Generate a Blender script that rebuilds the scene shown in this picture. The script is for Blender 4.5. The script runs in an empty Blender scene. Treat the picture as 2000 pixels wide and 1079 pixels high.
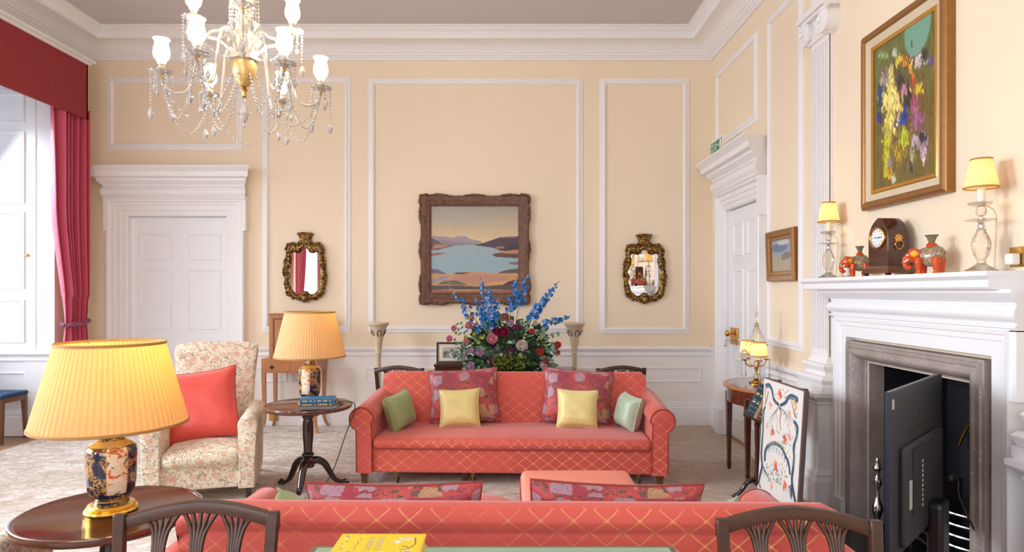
import bpy, bmesh, math, random
import numpy as np
from mathutils import Vector, Matrix, Euler
random.seed(7)
PI = math.pi
SC = bpy.context.scene
COL = SC.collection

# ---------------------------------------------------------------- camera, world, light, exposure
F, VX, VY, EYE = 1280.0, 997.0, 570.0, 1.5
cam_d = bpy.data.cameras.new('camera'); cam = bpy.data.objects.new('camera', cam_d); COL.objects.link(cam)
cam.location = (0, 0, EYE); cam.rotation_euler = (PI/2, 0, 0)
cam_d.sensor_width = 36; cam_d.lens = 36*F/2000; cam_d.shift_x = 0.0015; cam_d.shift_y = 0.01525
cam_d.clip_start = 0.05; cam_d.clip_end = 100
SC.camera = cam
SC.view_settings.view_transform = 'Standard'; SC.view_settings.look = 'None'
SC.view_settings.gamma = 1; SC.view_settings.use_curve_mapping = False
SC.view_settings.exposure = -0.14
SC.cycles.use_denoising = True
SC.cycles.max_bounces = 10; SC.cycles.diffuse_bounces = 5; SC.cycles.glossy_bounces = 5
SC.cycles.transmission_bounces = 8; SC.cycles.transparent_max_bounces = 24
SC.cycles.caustics_reflective = False; SC.cycles.caustics_refractive = False
SC.cycles.sample_clamp_indirect = 4.0; SC.cycles.sample_clamp_direct = 0
w = bpy.data.worlds.new('sky'); SC.world = w; w.use_nodes = True
w.node_tree.nodes['Background'].inputs[0].default_value = (0.62, 0.76, 1.0, 1)
w.node_tree.nodes['Background'].inputs[1].default_value = 1.2

def area(name, loc, rot, sx, sy, power, col, spread=PI):
    l = bpy.data.lights.new(name, 'AREA'); l.shape = 'RECTANGLE'; l.size = sx; l.size_y = sy
    l.energy = power; l.color = col; l.spread = spread
    o = bpy.data.objects.new(name, l); o.location = loc; o.rotation_euler = rot; COL.objects.link(o)
    return o
DAY = (0.80, 0.89, 1.0)
# daylight standing outside each sash window of the left wall and an added fill window behind the camera
area('daylight', (-5.95, 5.88, 2.2), (0, -PI/2+.65, 0), 2.6, 1.7, 105, DAY, 1.95)
area('daylight', (-5.95, 2.75, 2.2), (0, -PI/2+.62, 0), 2.6, 1.7, 560, DAY)
area('daylight', (-5.95, -0.52, 2.2), (0, -PI/2+.62, 0), 2.6, 1.5, 400, DAY)
area('daylight', (-1.2, -3.35, 2.2), (PI/2-.35, 0, 0), 3.6, 2.6, 200, (0.97, 0.96, 1.0))  # added frontal fill, coming through a window put in to carry it

def P(px, py, d):
    return Vector(((px-VX)*d/F, d, EYE-(py-VY)*d/F))
def S(r, g, b):
    f = lambda c: (c/255/12.92) if c/255 <= 0.04045 else ((c/255+0.055)/1.055)**2.4
    return (f(r), f(g), f(b))

# ---------------------------------------------------------------- materials
class NT:
    vd = '3D'
    def __init__(s, name):
        s.m = bpy.data.materials.new(name); s.m.use_nodes = True
        s.t = s.m.node_tree; s.b = s.t.nodes['Principled BSDF']; s.out = s.t.nodes['Material Output']
    def n(s, typ, **kw):
        x = s.t.nodes.new(typ)
        for k, v in kw.items(): setattr(x, k, v)
        return x
    def l(s, a, b): s.t.links.new(a, b)
    def setin(s, sock, v):
        if isinstance(v, bpy.types.NodeSocket): s.l(v, sock)
        elif isinstance(v, (tuple, list)) and len(v) == 3 and sock.type == 'RGBA': sock.default_value = (*v, 1)
        else: sock.default_value = v
    def math(s, op, a, b=0.0, c=None):
        x = s.n('ShaderNodeMath', operation=op); s.setin(x.inputs[0], a); s.setin(x.inputs[1], b)
        if c is not None: s.setin(x.inputs[2], c)
        return x.outputs[0]
    def mix(s, f, a, b):
        x = s.n('ShaderNodeMix', data_type='RGBA'); s.setin(x.inputs[0], f); s.setin(x.inputs[6], a); s.setin(x.inputs[7], b)
        return x.outputs[2]
    def coord(s, kind='Object'):
        return s.n('ShaderNodeTexCoord').outputs[kind]
    def map(s, v, scale=(1,1,1), loc=(0,0,0), rot=(0,0,0)):
        x = s.n('ShaderNodeMapping'); s.l(v, x.inputs[0]); x.inputs[3].default_value = scale
        x.inputs[1].default_value = loc; x.inputs[2].default_value = rot
        return x.outputs[0]
    def noise(s, v, scale, detail=3, rough=0.5, dist=0.0):
        x = s.n('ShaderNodeTexNoise'); s.l(v, x.inputs['Vector']); x.inputs['Scale'].default_value = scale
        x.inputs['Detail'].default_value = detail; x.inputs['Roughness'].default_value = rough
        x.inputs['Distortion'].default_value = dist
        return x.outputs['Fac'], x.outputs['Color']
    def voro(s, v, scale, feature='F1', rnd=1.0):
        x = s.n('ShaderNodeTexVoronoi', feature=feature, voronoi_dimensions=s.vd); s.l(v, x.inputs['Vector']); x.inputs['Scale'].default_value = scale
        x.inputs['Randomness'].default_value = rnd
        return x
    def ramp(s, f, lo, hi):
        x = s.n('ShaderNodeMapRange'); x.clamp = True; s.l(f, x.inputs[0]); x.inputs[1].default_value = lo; x.inputs[2].default_value = hi
        return x.outputs[0]
    def sep(s, v):
        x = s.n('ShaderNodeSeparateXYZ'); s.l(v, x.inputs[0]); return x.outputs
    def bump(s, h, strength=0.3, dist=0.01):
        x = s.n('ShaderNodeBump'); x.inputs['Strength'].default_value = strength; x.inputs['Distance'].default_value = dist
        s.l(h, x.inputs['Height']); s.l(x.outputs[0], s.b.inputs['Normal'])
    def base(s, v, rough=0.5, metal=0.0, **kw):
        s.setin(s.b.inputs['Base Color'], v); s.setin(s.b.inputs['Roughness'], rough); s.b.inputs['Metallic'].default_value = metal
        for k, x in kw.items(): s.setin(s.b.inputs[k], x)
        return s.m

def plain(name, col, rough=0.5, metal=0.0, var=0.06, vs=8.0, bump=0.0, bs=60.0, **kw):
    n = NT(name); c = n.coord()
    f, _ = n.noise(c, vs, 4)
    dark = tuple(x*(1-var) for x in col); lite = tuple(min(1, x*(1+var)) for x in col)
    n.base(n.mix(f, dark, lite), rough, metal, **kw)
    if bump: n.bump(n.noise(c, bs, 3)[0], bump, 0.004)
    return n.m

def wood(name, a, b, rough=0.3, sc=(3, 3, 30), axis='x', coat=0.0):
    n = NT(name); c = n.coord()
    s3 = {'x': (1.2, 14, 14), 'y': (14, 1.2, 14), 'z': (14, 14, 1.2)}[axis]
    f, _ = n.noise(n.map(c, s3), 3.0, 6, 0.62, 0.6)
    g, _ = n.noise(n.map(c, tuple(x*4 for x in s3)), 5.0, 3, 0.6)
    k = n.math('ADD', n.math('MULTIPLY', n.ramp(f, 0.3, 0.7), 0.75), n.math('MULTIPLY', g, 0.25))
    n.base(n.mix(k, a, b), rough)
    n.b.inputs['Coat Weight'].default_value = coat; n.b.inputs['Coat Roughness'].default_value = 0.08
    return n.m

M = {}
M['white'] = plain('white_gloss_paint', S(238, 239, 240), 0.35, var=0.02, vs=3)
M['trimwhite'] = plain('white_trim_paint', S(238, 236, 235), 0.45, var=0.02, vs=3)
M['ceiling'] = plain('ceiling_paint', S(206, 199, 199), 0.8, var=0.02, vs=1.5)
def wall_mat():
    n = NT('cream_wall_paint'); p = n.n('ShaderNodeNewGeometry').outputs['Position']; z = n.sep(p)[2]
    f, _ = n.noise(p, 1.2, 3); up = n.mix(f, S(236, 218, 190), S(240, 223, 197))
    lo = n.mix(f, S(240, 235, 230), S(242, 238, 234))
    n.base(n.mix(n.math('GREATER_THAN', z, 0.83), lo, up), 0.75)
    n.bump(n.noise(p, 90, 2)[0], 0.05, 0.002)
    return n.m
M['wall'] = wall_mat()
def carpet_mat():
    n = NT('faded_floral_carpet'); p = n.coord()
    a = n.ramp(n.noise(p, 1.1, 5, 0.6, 1.5)[0], 0.38, 0.62)
    b = n.ramp(n.noise(n.map(p, (1, 2.2, 1)), 2.3, 6, 0.65, 2.0)[0], 0.44, 0.6)
    c = n.ramp(n.noise(n.map(p, (1, 1.6, 1), (7, 3, 0)), 3.6, 6, 0.7, 2.5)[0], 0.52, 0.66)
    k = n.mix(a, S(206, 192, 180), S(226, 218, 210))
    k = n.mix(n.math('MULTIPLY', b, 0.75), k, S(180, 152, 140))
    k = n.mix(n.math('MULTIPLY', c, 0.8), k, S(158, 164, 132))
    d = n.voro(n.map(p, (1, 1, 1)), 1.7, 'DISTANCE_TO_EDGE')
    wv = n.noise(p, 5, 5, 0.7, 3.0)[0]
    ln = n.ramp(n.math('ABSOLUTE', n.math('SUBTRACT', wv, 0.5)), 0.05, 0.0)
    k = n.mix(n.math('MULTIPLY', ln, 0.75), k, S(150, 122, 96))
    x = n.sep(p)[0]; warm = n.ramp(x, 0.2, 1.6)
    k = n.mix(n.math('MULTIPLY', warm, 0.5), k, S(172, 142, 104))
    n.base(k, 0.95); n.b.inputs['Sheen Weight'].default_value = 0.2
    n.bump(n.noise(p, 220, 2)[0], 0.4, 0.004)
    return n.m
M['carpet'] = carpet_mat()
M['floorwood'] = wood('pale_oak_boards', S(150, 112, 78), S(196, 158, 120), 0.4)
M['mahog'] = wood('dark_mahogany', S(46, 20, 13), S(88, 42, 25), 0.22, coat=0.5)
M['mahogx'] = wood('red_mahogany', S(64, 30, 18), S(110, 58, 36), 0.14, coat=0.8)
M['chairwood'] = wood('brown_mahogany', S(40, 19, 10), S(82, 46, 24), 0.4, coat=0.08)
M['darkleg'] = wood('ebonised_wood', S(26, 15, 14), S(50, 26, 22), 0.16, coat=0.6, axis='z')
M['satin'] = wood('satinwood', S(150, 92, 48), S(188, 124, 72), 0.3, axis='z', coat=0.3)
M['oak'] = wood('light_walnut', S(92, 62, 40), S(128, 90, 60), 0.4, axis='z')
M['brass'] = plain('polished_brass', S(214, 164, 84), 0.22, 1.0, var=0.1)
M['gold'] = plain('gilt', S(240, 196, 92), 0.25, 1.0, var=0.1)
M['chrome'] = plain('polished_steel', S(205, 205, 208), 0.15, 1.0)
M['black'] = plain('black_iron', S(20, 20, 22), 0.45, var=0.2)
M['blackgloss'] = plain('black_plastic', S(18, 19, 22), 0.3, var=0.1)
M['slate'] = plain('black_slate', S(24, 25, 28), 0.15, var=0.2)
M['cable'] = plain('dark_cable', S(40, 30, 26), 0.5)
M['wcable'] = plain('pale_cable', S(200, 180, 150), 0.4)
M['paper'] = plain('book_paper', S(222, 208, 182), 0.8, var=0.1, vs=60)
M['candle'] = plain('ivory_candle_tube', S(245, 236, 214), 0.4)
M['green_leather'] = plain('green_leather', S(150, 178, 152), 0.4, var=0.08, bump=0.1, bs=120)
M['navyfab'] = plain('navy_upholstery', S(24, 62, 96), 0.7, var=0.12, vs=20)
M['piping'] = plain('coral_piping', S(150, 58, 50), 0.7)
M['pinkplain'] = plain('plain_coral_cloth', S(240, 146, 126), 0.65, var=0.05)
M['tvblack'] = plain('television_casing', S(36, 35, 39), 0.5, var=0.08, bump=0.05, bs=200)
M['tvedge'] = plain('television_edge', S(20, 38, 54), 0.3, var=0.1)
M['silverlabel'] = plain('silver_label', S(180, 176, 168), 0.4)
M['firebrick'] = plain('dark_firebox', S(9, 11, 17), 0.6, var=0.4, vs=5)
M['torch'] = plain('painted_cream_wood', S(206, 190, 160), 0.45, var=0.1, vs=14)
M['torchdark'] = plain('painted_oval_motif', S(70, 60, 52), 0.5)
M['mdf'] = plain('brown_linen', S(110, 92, 84), 0.9, var=0.2, vs=60, bump=0.4, bs=180)
M['signgreen'] = plain('sign_green', S(38, 120, 84), 0.4)
M['signwhite'] = plain('sign_white', S(236, 236, 228), 0.4)
M['rose'] = plain('socket_plastic', S(236, 232, 226), 0.4)
M['ivorydial'] = plain('enamel_dial', S(226, 232, 236), 0.2)
M['ink'] = plain('black_ink', S(26, 24, 28), 0.5)
M['mat_board'] = plain('ivory_mount', S(232, 224, 206), 0.8)
def stone_mat():
    n = NT('grey_limestone'); p = n.coord()
    f = n.noise(p, 3.5, 6, 0.65)[0]; g = n.noise(p, 60, 3)[0]
    k = n.mix(n.ramp(f, 0.3, 0.7), S(132, 120, 114), S(168, 156, 148))
    k = n.mix(n.ramp(g, 0.62, 0.72), k, S(196, 188, 178))
    n.base(k, 0.55); n.bump(n.noise(p, 40, 4)[0], 0.15, 0.004); return n.m
M['stone'] = stone_mat()

def lattice_mat(name, base, base2, gold, wornseat=False):
    n = NT(name); uv = n.coord('UV'); x, y, z = n.sep(uv)
    jit = n.noise(n.coord(), 2.2, 3)[0]
    fs = []
    u = n.math('DIVIDE', x, 0.113); v = n.math('DIVIDE', y, 0.088)
    a = n.math('ADD', u, v); b = n.math('SUBTRACT', u, v)
    lines = None
    for p, q in ((a, b), (b, a)):
        d = n.math('ABSOLUTE', n.math('SUBTRACT', n.math('FRACT', p), 0.5))
        wv = n.math('ABSOLUTE', n.math('SUBTRACT', n.math('FRACT', n.math('MULTIPLY', q, 9.0)), 0.5))
        wid = n.math('MULTIPLY_ADD', wv, 0.045, 0.006)
        l = n.ramp(n.math('SUBTRACT', d, wid), 0.018, 0.0)
        lines = l if lines is None else n.math('MAXIMUM', lines, l)
    fa = n.math('SUBTRACT', n.math('FRACT', a), 0.5); fb = n.math('SUBTRACT', n.math('FRACT', b), 0.5)
    r = n.math('SQRT', n.math('ADD', n.math('MULTIPLY', fa, fa), n.math('MULTIPLY', fb, fb)))
    ring = n.ramp(n.math('ABSOLUTE', n.math('SUBTRACT', r, 0.075)), 0.03, 0.008)
    lines = n.math('MAXIMUM', lines, ring)
    wear = n.ramp(jit, 0.38, 0.6)
    nzz = n.sep(n.n('ShaderNodeNewGeometry').outputs['Normal'])[2]; flat = n.ramp(nzz, 0.93, 0.75)
    amt = n.math('MULTIPLY', n.math('MULTIPLY', lines, n.math('MULTIPLY_ADD', wear, 0.68, 0.1)), n.math('MULTIPLY_ADD', flat, 0.9, 0.1))
    nz = n.noise(n.coord(), 1.6, 3)[0]
    k = n.mix(n.ramp(nz, 0.35, 0.65), base, base2)
    k = n.mix(amt, k, gold)
    n.base(k, 0.6); n.b.inputs['Sheen Weight'].default_value = 0.25
    n.bump(n.noise(n.coord(), 260, 2)[0], 0.12, 0.002)
    return n.m
CORAL, CORAL2, GOLDY = S(210, 86, 72), S(198, 76, 68), S(238, 184, 108)
M['coral'] = lattice_mat('coral_damask', CORAL, CORAL2, GOLDY)

def floral_mat(name, base, fl1, fl2, leaf, vine, sc, sheen=0.2, rough=0.6, dens=0.30, vinew=0.02, leafamt=0.6, bands=None, keep=0.0):
    n = NT(name); p = n.coord(); q = n.map(n.coord('UV'), (sc,)*3)
    n.vd = '2D'; wob = n.noise(q, 2.2, 3)[1]
    mv = n.n('ShaderNodeVectorMath', operation='MULTIPLY_ADD'); n.l(wob, mv.inputs[0]); mv.inputs[1].default_value = (0.35,)*3; n.l(q, mv.inputs[2])
    qq = mv.outputs[0]
    k = base
    if bands: k = n.mix(n.ramp(n.noise(q, 0.6, 2)[0], 0.4, 0.6), base, bands)
    vn = n.noise(q, 1.0, 2, 0.5, 1.2)[0]
    vl = n.ramp(n.math('ABSOLUTE', n.math('SUBTRACT', vn, 0.5)), vinew, vinew*0.35)
    vn2 = n.noise(n.map(q, (1, 1, 1), (5, 8, 2)), 1.1, 2, 0.5, 1.5)[0]
    vl2 = n.ramp(n.math('ABSOLUTE', n.math('SUBTRACT', vn2, 0.48)), vinew, vinew*0.35)
    k = n.mix(n.math('MULTIPLY', n.math('MAXIMUM', vl, vl2), 0.85), k, vine)
    lv = n.voro(n.map(qq, (1.0, 1.0, 1.9), (3, 1, 4), (0.5, 0.6, 0.4)), 3.1)
    lm = n.ramp(lv.outputs['Distance'], 0.26, 0.20)
    lmask = n.ramp(n.noise(q, 1.2, 1)[0], 0.47, 0.5)
    k = n.mix(n.math('MULTIPLY', n.math('MULTIPLY', lm, lmask), leafamt), k, leaf)
    fv = n.voro(qq, 1.15, 'F1', 0.75); dist = fv.outputs['Distance']; cl = fv.outputs['Color']
    sel = n.sep(cl)[0]
    petal = n.noise(n.map(qq, (1, 1, 1)), 9, 2)[0]
    pr = n.math('ADD', dist, n.math('MULTIPLY', n.math('SUBTRACT', petal, 0.5), 0.28))
    fm = n.math('MULTIPLY', n.ramp(pr, dens, dens-0.03), n.math('GREATER_THAN', n.sep(cl)[2], keep))
    fc = n.mix(n.math('GREATER_THAN', sel, 0.5), fl1, fl2)
    fc = n.mix(n.ramp(n.math('FRACT', n.math('MULTIPLY', pr, 9.0)), 0.62, 0.9), fc, n.mix(0.45, fc, leaf))
    k = n.mix(n.math('MULTIPLY', fm, 0.9), k, fc)
    n.base(k, rough); n.b.inputs['Sheen Weight'].default_value = sheen
    n.bump(n.noise(p, 240, 2)[0], 0.12, 0.002)
    return n.m
M['chintz'] = floral_mat('cream_floral_linen', S(228, 214, 192), S(218, 168, 142), S(224, 184, 156), S(150, 148, 124), S(140, 134, 112), 10, rough=0.8, dens=0.26, vinew=0.018, leafamt=0.7)
M['brocade'] = floral_mat('pink_floral_brocade', S(162, 52, 74), S(176, 146, 162), S(188, 152, 112), S(98, 78, 62), S(92, 66, 60), 7.6, rough=0.5, dens=0.40, vinew=0.014, leafamt=0.9, keep=0.42, bands=S(196, 80, 76))
def silk(name, c1, c2):
    n = NT(name); p = n.coord()
    f = n.noise(n.map(p, (3, 3, 22)), 3, 3)[0]
    n.base(n.mix(f, c1, c2), 0.35); n.b.inputs['Sheen Weight'].default_value = 0.4
    n.bump(n.noise(n.map(p, (1, 1, 1)), 9, 3, 0.5, 0.6)[0], 0.35, 0.02)
    return n.m
M['yellowsilk'] = silk('yellow_silk', S(220, 204, 124), S(232, 218, 148))
M['greensilk'] = silk('sage_silk', S(134, 152, 92), S(152, 168, 112))
M['mintsilk'] = silk('mint_silk', S(156, 180, 150), S(178, 198, 168))
M['redsilk'] = silk('coral_silk', S(214, 72, 62), S(226, 84, 72))
M['curtain'] = silk('raspberry_curtain', S(196, 72, 98), S(206, 86, 112))
M['pelmet'] = plain('raspberry_pelmet', S(146, 40, 46), 0.7, var=0.1, vs=30)
M['rope'] = plain('mauve_rope', S(140, 84, 108), 0.7, var=0.3, vs=90)

def porcelain_mat():
    n = NT('imari_porcelain'); p = n.coord(); x, y, z = n.sep(p)
    ang = n.math('ARCTAN2', y, x)
    # three white panels around the body
    fr = n.math('ABSOLUTE', n.math('SUBTRACT', n.math('FRACT', n.math('ADD', n.math('DIVIDE', ang, 2*PI/3), 0.11)), 0.5))
    zp = n.math('MULTIPLY', n.math('GREATER_THAN', z, 0.085), n.math('LESS_THAN', z, 0.275))
    pan = n.math('MULTIPLY', n.math('LESS_THAN', fr, 0.2), zp)
    zn = n.math('MULTIPLY', n.math('GREATER_THAN', z, 0.315), n.math('LESS_THAN', z, 0.40))
    pan = n.math('MAXIMUM', pan, n.math('MULTIPLY', n.math('LESS_THAN', fr, 0.17), zn))
    rim = n.math('MULTIPLY', n.math('LESS_THAN', n.math('ABSOLUTE', n.math('SUBTRACT', fr, 0.2)), 0.012), zp)
    g = n.noise(p, 42, 4, 0.6, 1.5)[0]; gl = n.ramp(n.math('ABSOLUTE', n.math('SUBTRACT', g, 0.5)), 0.05, 0.03)
    g2 = n.ramp(n.noise(p, 16, 2)[0], 0.45, 0.51)
    gl = n.math('MULTIPLY', gl, g2)
    shoulder = n.math('MULTIPLY', n.math('GREATER_THAN', z, 0.278), n.math('LESS_THAN', z, 0.298))
    gl = n.math('MAXIMUM', gl, n.math('MAXIMUM', rim, n.math('MULTIPLY', shoulder, 0.8)))
    ring = n.math('LESS_THAN', n.math('ABSOLUTE', n.math('SUBTRACT', z, 0.052)), 0.003)
    gl = n.math('MAXIMUM', gl, ring)
    blue = S(16, 30, 66)
    o = n.ramp(n.noise(p, 26, 3, 0.6, 0.8)[0], 0.53, 0.57); gr = n.ramp(n.noise(n.map(p, (1, 1, 1), (3, 3, 3)), 30, 3, 0.6, 0.8)[0], 0.6, 0.63)
    wp = n.mix(o, S(236, 222, 200), S(206, 96, 40)); wp = n.mix(gr, wp, S(90, 110, 90))
    ot = n.ramp(n.noise(n.map(p, (1, 1, 1), (8, 1, 3)), 20, 3)[0], 0.62, 0.66)
    bl = n.mix(n.math('MULTIPLY', ot, 0.8), blue, S(150, 60, 40))
    k = n.mix(pan, bl, wp); k = n.mix(n.math('MULTIPLY', gl, n.math('SUBTRACT', 1.0, n.math('MULTIPLY', pan, 0.6))), k, S(206, 160, 76))
    n.base(k, 0.08); n.b.inputs['Coat Weight'].default_value = 0.6; n.b.inputs['Coat Roughness'].default_value = 0.03
    return n.m
M['imari'] = porcelain_mat()

def shade_mat(name, c, tr, NP=76):
    n = NT(name); x, y, z = n.sep(n.coord()); fr = n.math('FRACT', n.math('MULTIPLY', n.math('ARCTAN2', y, x), NP/(2*PI)))
    lay = n.ramp(n.math('ABSOLUTE', n.math('SUBTRACT', fr, 0.5)), 0.16, 0.30)   # where the pleats overlap the cloth is double
    d = n.n('ShaderNodeBsdfDiffuse'); d.inputs[0].default_value = (*c, 1)
    t = n.n('ShaderNodeBsdfTranslucent'); n.l(n.mix(lay, tr, tuple(q*k for q, k in zip(tr, (.88, .72, .52)))), t.inputs[0])
    mx = n.n('ShaderNodeMixShader'); mx.inputs[0].default_value = 0.55
    n.l(d.outputs[0], mx.inputs[1]); n.l(t.outputs[0], mx.inputs[2]); n.l(mx.outputs[0], n.out.inputs[0])
    return n.m
M['shade'] = shade_mat('pleated_silk_shade', S(252, 228, 180), S(255, 200, 90))
M['smallshade'] = shade_mat('cream_pleated_shade', S(250, 230, 186), S(255, 226, 160), 30)
M['lampglass'] = None
M['shadetrim'] = plain('shade_braid', S(176, 132, 70), 0.7)
def emis(name, c, s):
    n = NT(name); n.base(c, 0.4); n.b.inputs['Emission Color'].default_value = (*c, 1); n.b.inputs['Emission Strength'].default_value = s
    return n.m
M['bulb'] = emis('lit_bulb', (1.0, 0.80, 0.5), 8)
M['litglass'] = emis('lit_frosted_glass', (1.0, 0.86, 0.66), 2.2)
def crystal(name, tint, wgt):
    n = NT(name); n.base(tint, 0.03); n.b.inputs['IOR'].default_value = 1.5
    n.b.inputs['Transmission Weight'].default_value = 1.0
    tr = n.n('ShaderNodeBsdfTransparent'); tr.inputs[0].default_value = (*tint, 1)
    mx = n.n('ShaderNodeMixShader'); mx.inputs[0].default_value = wgt
    n.l(n.b.outputs[0], mx.inputs[1]); n.l(tr.outputs[0], mx.inputs[2]); n.l(mx.outputs[0], n.out.inputs[0])
    return n.m
M['crystal'] = crystal('cut_crystal', (0.97, 0.95, 0.93), 0.0)
M['crystalwarm'] = crystal('warm_crystal', (1.0, 0.94, 0.84), 0.0)
for k_ in ('crystal', 'crystalwarm'): M[k_].node_tree.nodes['Principled BSDF'].inputs['Transmission Weight'].default_value = .62
M['pane'] = crystal('window_glass', (1, 1, 1), 0.85)
M['pane'].node_tree.nodes['Principled BSDF'].inputs['Roughness'].default_value = 0.0
M['lampglass'] = crystal('clear_lamp_glass', (1.0, .97, .92), 0.35)
n_ = NT('mirror_glass'); M['mirror'] = n_.base((0.93, 0.94, 0.93), 0.01, 1.0)
def giltold():
    n = NT('antique_gilt'); p = n.coord(); f = n.noise(p, 45, 4)[0]
    n.base(n.mix(n.ramp(f, 0.4, 0.62), S(66, 44, 22), S(176, 136, 72)), 0.38, 0.75)
    n.bump(n.noise(p, 70, 4)[0], 0.6, 0.01); return n.m
M['oldgilt'] = giltold()
def carvedwood():
    n = NT('carved_brown_wood'); p = n.coord(); f = n.noise(p, 22, 5)[0]
    n.base(n.mix(n.ramp(f, 0.35, 0.65), S(84, 52, 36), S(116, 74, 50)), 0.45)
    n.bump(n.noise(p, 50, 4)[0], 0.5, 0.01); return n.m
M['carved'] = carvedwood()
def vcol(name, rough=0.6):
    n = NT(name); a = n.n('ShaderNodeAttribute', attribute_name='Col'); n.base(a.outputs['Color'], rough)
    return n.m
M['oil'] = vcol('oil_paint', 0.5); M['print'] = vcol('printed_paper', 0.4); M['needle'] = vcol('needlework', 0.85)

# ---------------------------------------------------------------- mesh builder
class MB:
    def __init__(s): s.v = []; s.f = []
    def add(s, vs, fs):
        o = len(s.v); s.v += [tuple(x) for x in vs]; s.f += [tuple(i+o for i in f) for f in fs]; return s
    def box(s, x0, y0, z0, x1, y1, z1):
        x0, x1 = min(x0, x1), max(x0, x1); y0, y1 = min(y0, y1), max(y0, y1); z0, z1 = min(z0, z1), max(z0, z1)
        return s.add([(x0,y0,z0),(x1,y0,z0),(x1,y1,z0),(x0,y1,z0),(x0,y0,z1),(x1,y0,z1),(x1,y1,z1),(x0,y1,z1)],
              [(0,3,2,1),(4,5,6,7),(0,1,5,4),(1,2,6,5),(2,3,7,6),(3,0,4,7)])
    def taper(s, c0, s0, c1, s1):
        (x,y,z),(a,b) = c0, s0; (X,Y,Z),(A,B) = c1, s1
        return s.add([(x-a,y-b,z),(x+a,y-b,z),(x+a,y+b,z),(x-a,y+b,z),(X-A,Y-B,Z),(X+A,Y-B,Z),(X+A,Y+B,Z),(X-A,Y+B,Z)],
              [(0,3,2,1),(4,5,6,7),(0,1,5,4),(1,2,6,5),(2,3,7,6),(3,0,4,7)])
    def rbox(s, x0, y0, z0, x1, y1, z1, r=0.03, n=7, bulge=(0,0,0)):
        r = min(r, (x1-x0)/2, (y1-y0)/2, (z1-z0)/2)
        c = Vector(((x0+x1)/2,(y0+y1)/2,(z0+z1)/2)); h = Vector(((x1-x0)/2,(y1-y0)/2,(z1-z0)/2))
        def pts(hh):
            k = r/hh if hh > 0 else 0.5
            e = [-1, -1+0.12*k, -1+0.35*k, -1+0.7*k, -1+k]
            m = [(-1+k)+(2-2*k)*i/n for i in range(1, n)]
            return e+m+[-x for x in reversed(e)]
        ax = [pts(h[i]) for i in range(3)]
        for a in range(3):
            for sg in (-1, 1):
                b, d = (a+1) % 3, (a+2) % 3
                vs = []; nb, nd = len(ax[b]), len(ax[d])
                for i in range(nb):
                    for j in range(nd):
                        q = Vector((0,0,0)); q[a] = sg*h[a]; q[b] = ax[b][i]*h[b]; q[d] = ax[d][j]*h[d]
                        inn = Vector([max(-(h[k]-r), min(h[k]-r, q[k])) for k in range(3)])
                        df = q-inn
                        if df.length > 1e-9: q = inn+df.normalized()*r
                        w = max(0, (1-(ax[b][i])**2))*max(0, (1-(ax[d][j])**2))
                        q[a] += sg*bulge[a]*w
                        vs.append(q+c)
                fs = []
                for i in range(nb-1):
                    for j in range(nd-1):
                        k = i*nd+j; fs.append((k, k+nd, k+nd+1, k+1) if sg > 0 else (k, k+1, k+nd+1, k+nd))
                s.add(vs, fs)
        return s
    def lathe(s, prof, c=(0,0,0), n=32, sq=0.0, rf=None, cap=True):
        vs, fs = [], []
        for (r, z) in prof:
            for i in range(n):
                t = 2*PI*i/n; k = r*(rf(t, z) if rf else 1)
                if sq: k *= 1/((abs(math.cos(t))**sq+abs(math.sin(t))**sq)**(1/sq))
                vs.append((c[0]+k*math.cos(t), c[1]+k*math.sin(t), c[2]+z))
        for j in range(len(prof)-1):
            for i in range(n):
                a = j*n+i; b = j*n+(i+1) % n; fs.append((a, b, b+n, a+n))
        if cap:
            if prof[0][0] > 1e-6: fs.append(tuple(reversed(range(n))))
            if prof[-1][0] > 1e-6: fs.append(tuple((len(prof)-1)*n+i for i in range(n)))
        return s.add(vs, fs)
    def tube(s, pts, r, n=8, cap=True, flat=1.0, closed=False):
        pts = [Vector(p) for p in pts]; L = len(pts)
        rs = r if isinstance(r, (list, tuple)) else [r]*L
        vs = []; up = None
        for i, p in enumerate(pts):
            if closed: t = pts[(i+1) % L]-pts[i-1]
            else: t = pts[min(i+1, L-1)]-pts[max(i-1, 0)]
            t.normalize()
            if up is None:
                up = Vector((0,0,1)) if abs(t.z) < 0.9 else Vector((0,1,0))
            a = t.cross(up)
            if a.length < 1e-5: a = t.orthogonal()
            a.normalize(); b = a.cross(t).normalized(); up = b
            for k in range(n):
                th = 2*PI*k/n; vs.append(p+a*math.cos(th)*rs[i]+b*math.sin(th)*rs[i]*flat)
        fs = []
        for i in range(L if closed else L-1):
            for k in range(n):
                j = (i+1) % L
                fs.append((i*n+k, i*n+(k+1) % n, j*n+(k+1) % n, j*n+k))
        if cap and not closed: fs += [tuple(reversed(range(n))), tuple((L-1)*n+k for k in range(n))]
        return s.add(vs, fs)
    def grid(s, fn, nu, nv, wrapu=False):
        vs = [fn(i/(nu-1 if not wrapu else nu), j/(nv-1)) for i in range(nu) for j in range(nv)]
        fs = [((i*nv+j), ((i+1) % nu)*nv+j, ((i+1) % nu)*nv+j+1, i*nv+j+1) for i in range(nu if wrapu else nu-1) for j in range(nv-1)]
        return s.add(vs, fs)
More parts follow.
